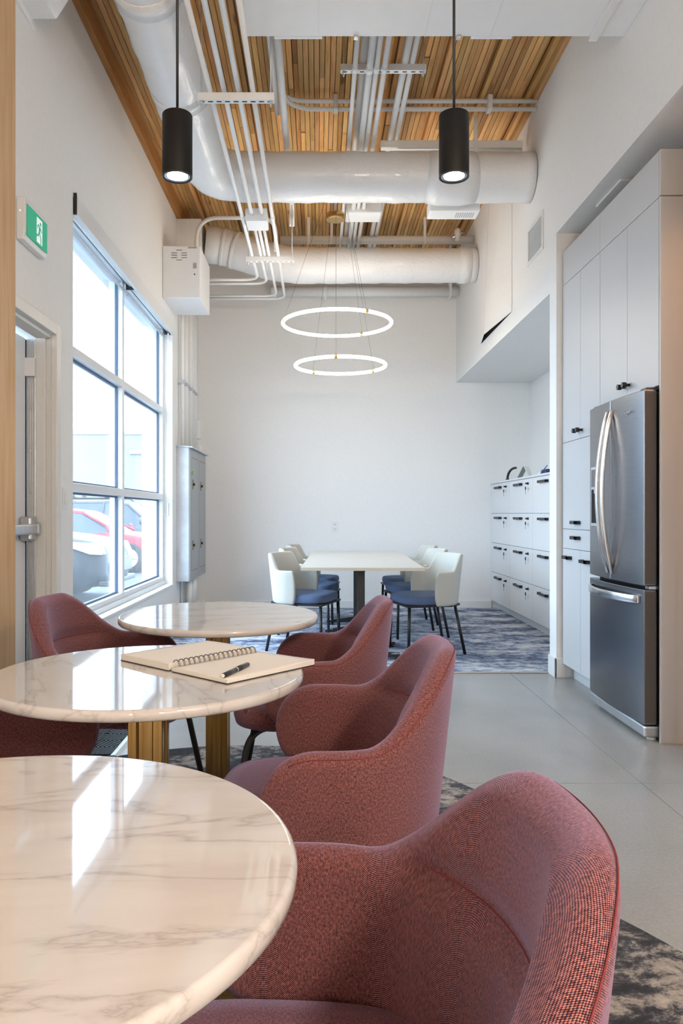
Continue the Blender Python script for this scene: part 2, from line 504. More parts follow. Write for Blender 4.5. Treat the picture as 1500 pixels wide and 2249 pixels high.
wr.box(XR, XK, 5.27, 5.42, -.02, ZC + .2)                    # partition whose end shows as a column
wr.box(XR, 2.73, 5.42, YB, 2.69, ZC + .2)                    # bulkhead over the locker alcove
wr.box(2.53, 2.73, 5.42, YB, -.02, 2.69)                # alcove side wall
wall_right = struct(wr.build('wall_right', 'wall'))
struct(box('wall_kitchen', 'wall', XK, XK + .2, YF, 5.42, -.16, 3.2))
struct(box('ceiling_kitchen', 'wall', XR + .2, XK, YF, 5.27, 3.06, 3.2))
# baseboards
struct(box('baseboard_back', 'trim', XL, 2.06, YB - .014, YB, .008, .095, None, .003))
bb = MB().box(XR - .013, XR, 5.257, 5.42, 0, .135).box(XR - .013, XR + .06, 5.257, 5.27, 0, .135)
struct(bb.build('baseboard_right', 'trim', None, .003))
bl = MB()
for y0, y1 in ((YF, DW0 - .06), (DW1 + .06, 7.6)): bl.box(XL, XL + .013, y0, y1, 0, .095)
struct(bl.build('baseboard_left', 'trim', None, .003))
# kitchen linear diffuser
df = struct(empty('trim_1', (1.83, 4.60, 3.06)))
box('diffuser_frame', 'trim', -.09, .09, -.19, .19, -.012, 0, df, .003)
for k in range(2): box('slot', 'dark', -.012 + k * .036, .008 + k * .036, -.15, .17, -.0135, -.011, df)

# ------------------------------------------------------------------ structure: ceiling of timber planks
ceiling = struct(box('ceiling', 'dark', XL, XR, YF, YB, ZC + .06, ZC + .2))
pw = .0378; npl = 81
plank_me = {}
for i in range(npl):
    x = XL + .004 + i * pw
    cuts = [YF, random.uniform(.5, 3.4), random.uniform(5.2, 7.2), YB]
    for j in range(3):
        dz = .055 if i % 9 == 6 else random.choice((0, .002, .004, .007, .010))
        ln = cuts[j + 1] - cuts[j] - .002
        o = MB().box(0, pw - .0042, 0, ln, 0, .05).build('plank', 'deck', ceiling)
        o.location = (x, cuts[j], ZC + dz)
# ledger board where the deck meets the left wall and the right wall
led = struct(MB().box(XL, XL + .045, YF, YB, 4.105, 4.25).build('trim_2', 'ledger', None, .004))
led2 = struct(MB().box(XR - .035, XR, 4.1, YB, 4.215, 4.25).build('trim_3', 'deck', None, .004))

# ------------------------------------------------------------------ windows
def window(name, y0, y1, mull, tr, z0, z1):
    w_ = struct(empty(name, (XL, (y0 + y1) / 2, z0)))
    ox, oy, oz = XL, (y0 + y1) / 2, z0
    def b(nm, mt, xa, xb, ya, yb, za, zb, bev=.004, par=w_):
        return box(nm, mt, xa - ox, xb - ox, ya - oy, yb - oy, za - oz, zb - oz, par, bev)
    fx0, fx1 = XL - .185, XL - .085
    ft = .05
    b('jamb', 'frame', fx0, fx1, y0, y0 + ft, z0, z1); b('jamb', 'frame', fx0, fx1, y1 - ft, y1, z0, z1)
    b('head', 'frame', fx0, fx1, y0 + ft, y1 - ft, z1 - ft, z1)
    b('bottom_rail', 'frame', fx0, fx1, y0 + ft, y1 - ft, z0, z0 + .075)
    b('sill_track', 'frame', fx1, fx1 + .02, y0, y1, z0, z0 + .035)
    b('sill_board', 'trim', fx1 + .02, XL + .012, y0 - .01, y1 + .01, z0 - .022, z0 + .002)
    ys = [y0 + ft] + [v for m in mull for v in (m - .028, m + .028)] + [y1 - ft]
    zs = [z0 + .075] + [v for t in tr for v in (t - .028, t + .028)] + [z1 - ft]
    for m in mull: b('mullion', 'frame', fx0, fx1, m - .028, m + .028, z0 + .075, z1 - ft)
    for i in range(0, len(ys), 2):
        for t in tr: b('transom', 'frame', fx0, fx1, ys[i], ys[i + 1], t - .028, t + .028)
        for j in range(0, len(zs), 2):
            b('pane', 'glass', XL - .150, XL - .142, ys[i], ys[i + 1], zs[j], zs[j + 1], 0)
            # glazing bead round each pane
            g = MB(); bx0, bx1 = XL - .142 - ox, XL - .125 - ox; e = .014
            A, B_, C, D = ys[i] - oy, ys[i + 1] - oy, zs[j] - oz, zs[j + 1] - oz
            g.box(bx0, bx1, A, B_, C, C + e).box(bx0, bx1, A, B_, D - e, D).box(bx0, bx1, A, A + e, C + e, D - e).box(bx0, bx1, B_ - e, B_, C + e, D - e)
            g.build('glazing_bead', 'bead_shade', w_)
    return w_
window('window_1', W0, W1, [5.95], [1.294, 2.14], WZ0, WZ1)

# ------------------------------------------------------------------ door in the left wall
door = struct(empty('door_1', (XL, DW1, 0)))
def db(nm, mt, xa, xb, ya, yb, za, zb, bev=.003, par=door):
    return box(nm, mt, xa - XL, xb - XL, ya - DW1, yb - DW1, za, zb, par, bev)
db('casing', 'doorframe', XL - .02, XL + .012, DW1 - .012, DW1 + .055, 0, DZ + .04)
db('casing', 'doorframe', XL - .02, XL + .012, DW0 - .055, DW0, 0, DZ + .04)
db('casing_head', 'doorframe', XL - .02, XL + .012, DW0, DW1 - .012, DZ - .02, DZ + .04)
db('jamb', 'doorframe', XL - .10, XL - .02, DW1 - .006, DW1 + .02, 0, DZ - .02)
db('jamb_stop', 'doorframe', XL - .10, XL - .048, DW1 - .022, DW1 - .006, 0, DZ - .02)
db('head_stop', 'doorframe', XL - .10, XL - .02, DW0, DW1 - .022, DZ - .04, DZ - .02)
leaf = db('door_leaf', 'plastic', XL - .195, XL - .15, DW0 + .01, DW1 - .035, .01, DZ - .045)
seal = db('weather_strip', 'alu', XL - .15, XL - .10, DW1 - .022, DW1 - .002, 0, DZ - .045)
for k in range(4): db('strip_rib', 'alu', XL - .145 + k * .012, XL - .141 + k * .012, DW1 - .025, DW1 - .021, 0, DZ - .05, 0, seal)
db('black_gap', 'dark', XL - .153, XL - .149, DW1 - .036, DW1 - .022, 0, DZ - .05, 0)
sm = MB().lathe([(.004, 0), (.004, .002), (.002, .003)], 10, axis='y')
for k in range(9):
    o = MB().lathe([(.0045, .0), (.004, -.002), (.002, -.003)], 10, axis='y').build('screw', 'chrome', seal)
    o.location = (-.126, -.0255, .12 + k * .225)
db('contact_switch', 'plastic', XL - .155, XL - .098, DW1 - .05, DW1 - .022, 1.87, 1.97, .004)
bar = db('panic_bar', 'alu', XL - .12, XL - .07, DW0 + .03, DW1 - .03, 1.02, 1.075, .01)
db('bar_end_cap', 'alu', XL - .125, XL - .065, DW1 - .075, DW1 - .022, 1.015, 1.08, .012, bar)
db('latch_case', 'alu', XL - .15, XL - .085, DW1 - .13, DW1 - .03, .985, 1.115, .012, bar)

# ------------------------------------------------------------------ outdoors
gz = -.18
struct(box('ground_outside', 'asphalt', -60, XL - .30, -30, 70, gz - .1, gz))
wh = empty('warehouse', (-14, 39, gz), 0, 'long pale concrete warehouse wall across the parking lot', 'building')
box('wall', 'snow', -22, 16, 0, 8, 0, 5.35, wh)
box('parapet_cap', 'alu', -22.1, 16.1, -.08, 8.1, 5.35, 5.5, wh)
for k in range(6): box('wall_light', 'paneldoor', -14 + k * 4.6, -13.4 + k * 4.6, -.15, 0, 4.35, 4.55, wh)
for k in range(7): box('panel_joint', 'paneldoor', -15 + k * 4.6, -14.97 + k * 4.6, -.012, 0, 0, 5.3, wh)

def car(name, loc, paint, label, suv, racks=False):
    """nose points to +x; origin on the ground at the middle of the front bumper"""
    c = empty(name, loc, 0, label, 'car', 'cars parked outside the window')
    hw = .90
    hood, belt, roof = (1.02, 1.06, 1.66) if suv else (.84, .92, 1.42)
    # lower body: stations along the length (x, ztop, half width at top, half width at middle, bottom z)
    st = [(0.02, hood - .36, .50, .62, .34), (-.06, hood - .18, .62, .76, .24), (-.25, hood - .07, .70, .86, .20), (-.70, hood - .01, .74, .90, .19),
          (-1.15, belt, .76, .91, .19), (-2.0, belt + .02, .78, .92, .19), (-3.0, belt + .04, .78, .92, .19), (-3.9, belt + .04, .76, .90, .22), (-4.35, belt - .02, .70, .84, .28), (-4.5, belt - .22, .60, .74, .38)]
    mb = MB(); ring = 10
    for (x, zt, wt, wm, zb) in st:
        zm = zb + (zt - zb) * .62
        half = [(wm * .90, zb), (wm, zb + .12), (wm, zm), (wt + (wm - wt) * .45, zt - .035), (wt * .75, zt)]
        pts = [(y, z) for y, z in half] + [(-y, z) for y, z in half[::-1]]
        mb.v += [(x, y, z) for y, z in pts]
    for i in range(len(st) - 1):
        for k in range(ring):
            q = (k + 1) % ring
            mb.f.append((i * ring + k, i * ring + q, (i + 1) * ring + q, (i + 1) * ring + k)); mb.s.append(True)
    mb.f.append(tuple(range(ring))); mb.s.append(False)
    e = (len(st) - 1) * ring; mb.f.append(tuple(e + k for k in range(ring))); mb.s.append(False)
    body = mb.build('body', paint, c)
    sd = body.modifiers.new('subdiv', 'SUBSURF'); sd.levels = 1; sd.render_levels = 2
    # cabin
    if suv: gs = [(-1.15, belt - .02, .70), (-1.75, roof - .07, .62), (-2.2, roof, .62), (-3.3, roof - .01, .61), (-4.0, roof - .08, .58), (-4.35, belt, .60)]
    else: gs = [(-1.20, belt - .02, .70), (-2.0, roof - .06, .58), (-2.5, roof, .57), (-3.1, roof - .03, .56), (-3.9, belt + .12, .60), (-4.2, belt, .62)]
    g = MB()
    for (x, zt, wt) in gs:
        pts = [(.82, belt - .08), (wt + .035, zt - .06), (wt * .8, zt), (-wt * .8, zt), (-wt - .035, zt - .06), (-.82, belt - .08)]
        g.v += [(x, y, z) for y, z in pts]
    for i in range(len(gs) - 1):
        for k in range(6):
            q = (k + 1) % 6
            g.f.append((i * 6 + k, i * 6 + q, (i + 1) * 6 + q, (i + 1) * 6 + k)); g.s.append(False)
    cab = g.build('cabin_glass', 'carglass', c, .03)
    rf = MB()
    rs = gs[1:-1]
    for (x, zt, wt) in rs: rf.v += [(x, wt + .04, zt - .055), (x, wt * .8, zt + .008), (x, -wt * .8, zt + .008), (x, -wt - .04, zt - .055)]
    for i in range(len(rs) - 1):
        for k in range(3):
            rf.f.append((i * 4 + k, i * 4 + k + 1, i * 4 + k + 5, i * 4 + k + 4)); rf.s.append(True)
    rp = rf.build('roof', paint, c); so = rp.modifiers.new('solid', 'SOLIDIFY'); so.thickness = .02
    for s in (-1, 1):
        for a_, b_ in ((0, 1), (2, 2.001), (len(gs) - 2, len(gs) - 1)):
            if a_ == 2: p0 = (gs[2][0] - .25, s * .83, belt - .02); p1 = (gs[2][0] - .2, s * (gs[2][2] + .05), gs[2][1] - .05)
            else:
                lo, hi = (a_, b_) if gs[a_][1] < gs[int(b_)][1] else (b_, a_)
                p0 = (gs[lo][0], s * .82, belt - .02); p1 = (gs[hi][0], s * (gs[hi][2] + .04), gs[hi][1] - .04)
            MB().tube([p0, p1], .03, 8).build('pillar', paint, c)
        MB().lathe([(.02, -.02), (.09, -.015), (.10, .02), (.05, .05)], 14, (-1.35, s * 1.0, belt + .06), axis='x').build('mirror', paint, c)
        hl = MB().prism([(-.03, hood - .30), (-.10, hood - .15), (-.62, hood - .10), (-.55, hood - .17), (-.20, hood - .29)], s * .60, s * .905, 'xz').build('headlight', 'lamp', c, .02)
        for wx in (-.92, -3.55):
            wr_ = .35 if suv else .33
            t = MB().lathe([(wr_ * .62, -.11), (wr_ * .95, -.115), (wr_, -.08), (wr_, .08), (wr_ * .95, .115), (wr_ * .62, .11)], 32, (wx, s * .83, wr_), axis='y').build('tyre', 'tyre', c)
            rm = MB().lathe([(.03, s * .105), (.05, s * .10), (wr_ * .60, s * .075), (wr_ * .64, s * .112)], 24, (wx, s * .83, wr_), axis='y').build('wheel_rim', 'galv', c)
            for k in range(5):
                a = 2 * PI * k / 5
                MB().tube([(wx, s * .945, wr_), (wx + math.cos(a) * wr_ * .6, s * .94, wr_ + math.sin(a) * wr_ * .6)], .028, 8).build('spoke', 'galv', rm)
    MB().box(-.02, .06, -.55, .55, .42, .60).build('grille', 'black', c, .02)
    MB().box(-.10, .05, -.80, .80, .26, .34).build('bumper_lip', 'black', c, .02)
    if racks:
        for s in (-1, 1): MB().tube(arc_path([(-1.9, s * .55, roof), (-2.0, s * .55, roof + .07), (-3.7, s * .55, roof + .07), (-3.8, s * .55, roof)], .06), .018, 8).build('roof_rail', 'black', c)
        for x in (-2.35, -3.3):
            MB().tube([(x, -.6, roof + .10), (x, .6, roof + .10)], .02, 8).build('cross_bar', 'black', c)
            for s in (-1, 1): MB().lathe([(.04, 0), (.075, .02), (.075, .10), (.03, .13)], 12, (x, s * .52, roof + .05)).build('rack_clamp', 'black', c)
    return c
car('parked_car', (-3.05, 11.75, gz), 'car_black', 'black car parked nearest the window with its headlight showing', True)
car('parked_car', (-3.25, 17.75, gz), 'car_red', 'red car with low roof parked behind the black car', False)
car('parked_car', (-3.35, 21.2, gz), 'car_grey', 'dark car with roof rack parked behind the red car', True, True)

# ------------------------------------------------------------------ timber post
post = empty('timber_post', (-1.365, 3.16, 0), 0, 'square fir timber post at the left edge beside the door', 'post')
box('shaft', 'post', -.065, .065, -.13, .13, 0, ZC - .01, post, .006)
box('base_plate', 'black', -.064, .08, -.145, .145, 0, .012, post, .002)

# ------------------------------------------------------------------ round marble tables
def round_table(loc, label, tilt=0):
    t = empty('round_table', (loc[0], loc[1], .003), 0, label, 'table', 'round marble tables')
    zt = .739; Rr = .381; th = .026
    prof = [(0.001, zt - th), (Rr - .03, zt - th), (Rr - .010, zt - th), (Rr - .004, zt - th + .002), (Rr - .0008, zt - th + .006), (Rr, zt - th * .5), (Rr - .0008, zt - .006), (Rr - .004, zt - .0015), (Rr - .007, zt), (Rr - .009, zt), (Rr - .03, zt), (0.001, zt)]
    m = MB().lathe(prof, 128)
    top = m.build('tabletop', 'marble', t)
    top.rotation_euler = (tilt, 0, random.uniform(-.4, .4)) if tilt else (0, 0, random.uniform(-3, 3))
    if tilt: top.location = (0, -.739 * math.sin(-tilt), 0.0)
    # fluted brass column: square outline with grooves on each face
    h = .042; pts = []
    side = [(-h, -h), (-.020, -h), (-.0185, -h + .010), (.0165, -h + .010), (.018, -h), (h - .004, -h)]
    for q in range(4):
        c, s = [(1, 0), (0, 1), (-1, 0), (0, -1)][q]
        pts += [(x * c - y * s, x * s + y * c) for x, y in side]
    MB().prism(pts, .018, zt - th - .008, 'xy').build('column', 'brass', t, .0015, 1)
    box('mounting_plate', 'black', -.13, .13, -.13, .13, zt - th - .008, zt - th, t, .002)
    for s in (-1, 1): box('base_bar', 'brass', -.33, .33, s * .13 - .026, s * .13 + .026, .006, .018, t, .003)
    box('base_spine', 'brass', -.06, .06, -.104, .104, .006, .0185, t, .003)
    for sx in (-1, 1):
        for sy in (-1, 1): MB().lathe([(.016, .0), (.016, .006)], 12, (sx * .30, sy * .13, 0)).build('glide', 'black', t)
    return t
round_table((-.404, .854), 'round white marble table nearest the camera with an empty polished top')
T2 = (-.417, 1.883)
round_table(T2, 'round marble table in the middle carrying the open notebook')
round_table((-.386, 2.95), 'round marble table farthest back, next to the window sill', R(1.05))

# ------------------------------------------------------------------ upholstered shells (red armchairs, cream chairs)
def shell(P):
    """U-shaped upholstered shell swept round the seat; returns MB with uv"""
    xt, x1, aw, ab = P['tip'], P['x1'], P['w'], P['back']      # plan at reference height
    H, A = P['H'], P['arm']; zc, zb0 = P['zc'], P['bot']
    rt = P['round']
    # plan centreline
    pts = []   # (x, y, nx, ny, theta_deg, distance from tip)
    na, ne = P.get('na', 14), P.get('ne', 30)
    strl = xt - x1
    for i in range(na):
        f = i / na
        f = f ** 1.6                     # dense near the tip
        pts.append((xt - strl * f, aw + P['flare'] * (1 - f), 0, 1, 90 + 40 * (1 - f), strl * f))
    for i in range(ne + 1):
        th = R(90 * (1 - i / ne))
        x = x1 - (x1 + ab) * math.cos(th); y = aw * math.sin(th)
        nx, ny = -math.cos(th) / (x1 + ab), math.sin(th) / aw
        L = math.hypot(nx, ny)
        pts.append((x, y, nx / L, ny / L, math.degrees(th), 9))
    full = [(x, y, nx, ny, th, d) for (x, y, nx, ny, th, d) in pts] + [(x, -y, nx, -ny, th, d) for (x, y, nx, ny, th, d) in pts[-2::-1]]
    mb = MB(); K = P.get('K', 14); NT = 6
    arc = 0; prev = None; per = None; rim = []; crease = []
    for ci, (x, y, nx, ny, th, d) in enumerate(full):
        t0, t1 = P['t_lo'], P['t_hi']
        u = min(1, max(0, (th - P['th0']) / (P['th1'] - P['th0'])))
        sm = u * u * (3 - 2 * u)
        h = H - (H - A) * sm
        b = P['botback'] + (zb0 - P['botback']) * sm
        e = 1.0
        if d < rt:
            e = math.sqrt(max(0.0, 1 - ((rt - d) / rt) ** 2)); e = max(e, .02)
        h_ = zc + (h - zc) * e; b_ = zc - (zc - b) * e
        te = e ** .45
        lean = P['lean_arm'] + (P['lean_back'] - P['lean_arm']) * (1 - sm)
        if prev is not None: arc += math.hypot(x - prev[0], y - prev[1])
        prev = (x, y)
        def thick(z): 
            f = min(1, max(0, (z - b) / (H - b))); return (t0 + (t1 - t0) * f) * te
        tt, tb = min(thick(h_), (h_ - b_) * .45), min(thick(b_), (h_ - b_) * .45)
        loop = []
        # outer side, bottom to top
        for k in range(K):
            z = b_ + tb + (h_ - tt - b_ - tb) * k / (K - 1)
            loop.append((thick(z) * 1.0, z))
        for k in range(1, NT):
            a = PI * k / NT; loop.append((tt * math.cos(a), h_ - tt + tt * math.sin(a)))
        for k in range(K):
            z = h_ - tt - (h_ - tt - b_ - tb) * k / (K - 1)
            bulge = 0
            if P.get('crease'):
                g = (1 - min(1, max(0, (th - 45) / 25)))
                dz = abs(z - P['crease'])
                bulge = g * .014 * (1 - math.exp(-(dz / .022) ** 2)) - g * .002
            loop.append((-thick(z) - bulge, z))
        for k in range(1, NT):
            a = PI + PI * k / NT; loop.append((tb * math.cos(a), b_ + tb + tb * math.sin(a)))
        per = len(loop); base = len(mb.v)
        sv = 0
        for q, (n_, z) in enumerate(loop):
            off = n_ + (z - .45) * lean
            mb.v.append((x + nx * off, y + ny * off, z))
            if q: sv += math.hypot(n_ - loop[q - 1][0], z - loop[q - 1][1])
            mb.uv[base + q] = (arc, sv)
        rim.append((x + nx * (tt * .80 + (h_ - .45) * lean), y + ny * (tt * .80 + (h_ - .45) * lean), h_ - tt + tt * .62, th, d))
        if P.get('crease') and th < 50:
            zz = P['crease']
            o_ = -thick(zz) + .0008 + (zz - .45) * lean
            crease.append((x + nx * o_, y + ny * o_, zz))
    n = len(full)
    for i in range(n - 1):
        for k in range(per):
            q = (k + 1) % per
            mb.f.append((i * per + k, i * per + q, (i + 1) * per + q, (i + 1) * per + k)); mb.s.append(True)
    mb.f.append(tuple(range(per))); mb.s.append(True)
    mb.f.append(tuple((n - 1) * per + k for k in range(per))); mb.s.append(True)
    return mb, rim, crease

def cushion(x0, x1, hw_back, hw_front, z0, z1, rnd, power=3.2, crown=.012, n=64):
    """seat pad: rounded-square outline, soft edge; uv in metres"""
    mb = MB(); cx, ax = (x0 + x1) / 2, (x1 - x0) / 2
    prof = [(0.001, z0), (.90, z0), (.975, z0 + rnd * .25), (1.0, z0 + rnd), (1.0, z1 - rnd), (.985, z1 - rnd * .35), (.95, z1), (.80, z1 + crown * .5), (.45, z1 + crown), (.001, z1 + crown)]
    for (s, z) in prof:
        for k in range(n):
            a = 2 * PI * k / n; c, sn = math.cos(a), math.sin(a)
            ux = math.copysign(abs(c) ** (2 / power), c); uy = math.copysign(abs(sn) ** (2 / power), sn)
            hw = hw_back + (hw_front - hw_back) * (ux + 1) / 2
            p = (cx + ax * ux * s, hw * uy * s, z)
            mb.uv[len(mb.v)] = (p[0] + z, p[1] + z * .3)
            mb.v.append(p)
    for i in range(len(prof) - 1):
        for k in range(n):
            q = (k + 1) % n
            mb.f.append((i * n + k, i * n + q, (i + 1) * n + q, (i + 1) * n + k)); mb.s.append(True)
    return mb

RED = dict(tip=.135, x1=-.015, w=.288, back=.245, H=.82, arm=.645, zc=.53, bot=.405, botback=.39, round=.115,
           flare=.004, t_lo=.032, t_hi=.024, th0=16, th1=74, lean_arm=.10, lean_back=.125, crease=.655, K=34)
def red_chair(loc, rz, label):
    c = empty('armchair', (loc[0], loc[1], .003), rz, label, 'chair', 'red armchairs at the round tables')
    mb, rim, crease = shell(RED)
    sh = mb.build('shell', 'redfabric', c)
    MB().tube([p[:3] for p in rim if p[4] > .06], .0010, 6).build('rim_seam', 'stitch', sh)
    MB().tube(crease, .0013, 6).build('back_seam', 'stitch', sh)
    cushion(-.225, .262, .235, .262, .392, .462, .03).build('seat', 'redfabric', c)
    MB().lathe([(.10, .372), (.16, .372), (.16, .394)], 24, (0.0, 0, 0)).build('under_frame', 'black', c)
    for sx, ft in ((1, (.262, .236)), (-1, (.285, .225))):
        for sy in (-1, 1):
            pth = arc_path([(sx * .09, sy * .09, .380), (sx * .195, sy * .185, .380), (sx * ft[0], sy * ft[1], .006)], .075, 8)
            lg = MB().tube(pth, .0115, 12).build('leg', 'black', c)
            MB().lathe([(.014, 0), (.014, .010)], 12, (sx * ft[0], sy * ft[1], 0)).build('glide', 'black', lg)
    return c
ch = red_chair((-.022, .81), PI, 'red tweed armchair closest to the camera at lower right')
dup(ch, (.015, 1.858, .003), PI, 'red tweed armchair drawn up to the right of the notebook table')
dup(ch, (-.04, 2.80, .003), PI, 'red tweed armchair on the right of the farthest round table')
dup(ch, (-.735, 2.84, .003), R(-7), 'red tweed armchair under the window facing the farthest round table')
dup(ch, (-.744, 1.82, .003), 0, 'red tweed armchair at left, mostly hidden below the notebook table')

CRM = dict(tip=.03, x1=-.03, w=.262, back=.235, H=.797, arm=.665, zc=.52, bot=.392, botback=.392, round=.022,
           flare=-.002, t_lo=.020, t_hi=.014, th0=46, th1=66, lean_arm=.07, lean_back=.12, na=8, ne=30, K=10)
def cream_chair(loc, rz, label):
    c = empty('dining_chair', (loc[0], loc[1], .008), rz, label, 'chair', 'cream and blue chairs at the long table')
    mb, rim, _ = shell(CRM)
    mb.build('backrest', 'creamfabric', c)
    cushion(-.22, .255, .236, .255, .400, .470, .028, 4.0, .010).build('seat', 'bluefabric', c)
    MB().prism([(.245, -.235), (.245, .235), (-.12, .245), (-.235, .14), (-.235, -.14), (-.12, -.245)], .384, .400, 'xy').build('seat_frame', 'black', c)
    for sx, sy, fx, fy in ((.225, .215, .235, .222), (.225, -.215, .235, -.222), (-.17, .19, -.245, .215), (-.17, -.19, -.245, -.215)):
        MB().tube([(sx, sy, .39), (fx, fy, 0)], .0125, 12).build('leg', 'black', c)
    return c
cc = cream_chair((.88, 6.25), R(194), 'cream chair with blue seat, nearest on the right of the long table')
dup(cc, (.90, 7.08, .008), R(190), 'cream chair with blue seat, middle one on the right of the long table')
dup(cc, (.93, 7.86, .008), R(187), 'cream chair with blue seat, farthest on the right of the long table')
dup(cc, (-.12, 6.36, .008), R(-20), 'cream chair with blue seat, nearest on the left of the long table')
dup(cc, (-.08, 7.22, .008), R(-14), 'cream chair with blue seat, middle one on the left of the long table')
dup(cc, (-.05, 7.98, .008), R(-10), 'cream chair with blue seat, farthest on the left of the long table')

# ------------------------------------------------------------------ long table
lt = empty('long_table', (.355, 6.75, .008), R(-1.7), 'long pale rectangular meeting table on black pedestal legs', 'table')
box('tabletop', 'tabletop', -.445, .445, -1.25, 1.25, .711, .733, lt, .002)
eb = MB()
eb.box(-.4465, .4465, -1.2515, -1.25, .7105, .7325).box(-.4465, .4465, 1.25, 1.2515, .7105, .7325).box(-.4465, -.445, -1.25, 1.25, .7105, .7325).box(.445, .4465, -1.25, 1.25, .7105, .7325)
eb.build('edge_band', 'tabledge', lt)
box('under_rail', 'black', -.03, .03, -.95, .95, .68, .711, lt, .003)
for y in (-.86, -.30, .36, .98):
    box('post', 'black', -.028, .028, y - .028, y + .028, .05, .70, lt, .006)
    for s in (-1, 1):
        f = MB().hexa([(s * .02, y - .03, .03), (s * .30, y - .02, .02), (s * .30, y + .02, .02), (s * .02, y + .03, .03),
                       (s * .02, y - .03, .085), (s * .30, y - .02, .045), (s * .30, y + .02, .045), (s * .02, y + .03, .085)]).build('foot', 'black', lt, .004)
        box('foot_cap', 'chrome', min(s * .17, s * .302), max(s * .17, s * .302), y - .0225, y + .0225, .0455, .051, lt, .001).rotation_euler = (0, 0, 0)
        MB().lathe([(.016, 0), (.016, .012), (.006, .014), (.006, .022)], 12, (s * .275, y, 0)).build('glide', 'black', lt)

# ------------------------------------------------------------------ notebook and pen on the middle table
ZT = .7425
nb = empty('notebook', (-.265, 1.985, ZT), R(48), 'open spiral notebook with blank cream pages', 'notebook')
# local x runs along the spine, local y to the left-hand (far) page
box('back_cover', 'cover', -.148, .148, .008, .212, 0, .0022, nb, .0008)
box('front_cover', 'cover', -.148, .148, -.212, -.008, 0, .0022, nb, .0008)
def pages(name, sgn, th, wave):
    mb = MB(); nx, ny = 14, 10
    for j in range(ny + 1):
        v = j / ny; y = sgn * (.006 + .205 * v)
        for i in range(nx + 1):
            x = -.147 + .294 * i / nx
            z = .0022 + th * (1 - .10 * v) + wave * math.sin(v * PI) * (.5 + .5 * i / nx) + (.006 * (i / nx) ** 6 * v ** 3 if sgn < 0 else 0)
            mb.v.append((x, y, z))
    nt = len(mb.v)
    for (x, y, z) in list(mb.v): mb.v.append((x, y, .0022))
    W = nx + 1
    for j in range(ny):
        for i in range(nx):
            a = j * W + i
            mb.f.append((a, a + 1, a + W + 1, a + W)); mb.s.append(True)
            mb.f.append((nt + a, nt + a + W, nt + a + W + 1, nt + a + 1)); mb.s.append(False)
    edge = [i for i in range(W)] + [j * W + nx for j in range(1, ny + 1)] + [ny * W + i for i in range(nx - 1, -1, -1)] + [j * W for j in range(ny - 1, 0, -1)]
    for q in range(len(edge)):
        a, b_ = edge[q], edge[(q + 1) % len(edge)]
        mb.f.append((a, b_, nt + b_, nt + a)); mb.s.append(False)
    return mb.build(name, 'paper', nb)
pages('page_block', 1, .016, .001); pages('page_block', -1, .009, .0015)
for k in range(17):
    x = -.128 + k * .016
    for d in (-.0017, .0017):
        pth = [(x + d, .0125 * math.cos(a), .0135 + .0125 * math.sin(a)) for a in [R(-25 + 230 * q / 12) for q in range(13)]]
        MB().tube(pth, .0007, 6).build('ring', 'black', nb)
pen = empty('pen', (-.195, 1.818, ZT + .0165), R(71.5), 'black fountain pen lying on the right-hand notebook page', 'pen')
MB().lathe([(.0045, -.072), (.0058, -.070), (.0062, -.04), (.0062, .0)], 20, axis='x').build('barrel', 'pen', pen)
MB().lathe([(.0066, .0), (.0068, .03), (.0060, .066), (.0040, .072)], 20, axis='x').build('cap', 'pen', pen)
MB().lathe([(.0047, -.0725), (.0035, -.0735)], 16, axis='x').build('cap_emblem', 'plastic', pen)
MB().lathe([(.0064, -.003), (.0067, 0), (.0064, .003)], 20, axis='x').build('trim_ring', 'chrome', pen)

# ------------------------------------------------------------------ rug and entrance mat
def union_outline(c1, r1, c2, r2, n=150):
    pts = []
    cx, cy = (c1[0] + c2[0]) / 2, (c1[1] + c2[1]) / 2
    for k in range(n):
        a = 2 * PI * k / n; dx, dy = math.cos(a), math.sin(a); best = 0
        for (c, r) in ((c1, r1), (c2, r2)):
            ox, oy = cx - c[0], cy - c[1]; bq = ox * dx + oy * dy; cq = ox * ox + oy * oy - r * r
            disc = bq * bq - cq
            if disc > 0: best = max(best, -bq + math.sqrt(disc))
        pts.append((cx + dx * best, cy + dy * best))
    return pts
rugo = [(max(XL + .03, x), y) for x, y in union_outline((-.35, 2.6), 1.12, (-.30, 1.35), 1.38)]
rug = MB().prism(rugo, .0, .003, 'xy').build('rug', 'rug')
tag(rug, 'charcoal and beige mottled rug with rounded outline under the marble tables', 'rug')
mat_ = empty('entrance_mat', (-1.17, 3.93, 0), 0, 'black ribbed rubber entrance mat in front of the door', 'mat')
box('mat_base', 'black_matte', -.24, .22, -.38, .46, 0, .006, mat_, .002)
em = MB().hexa([(.205, -.38, 0), (.245, -.38, 0), (.245, .46, 0), (.205, .46, 0), (.205, -.38, .009), (.225, -.38, .009), (.225, .46, .009), (.205, .46, .009)])
em.build('border', 'galv', mat_)
rib = MB()
tile = .11
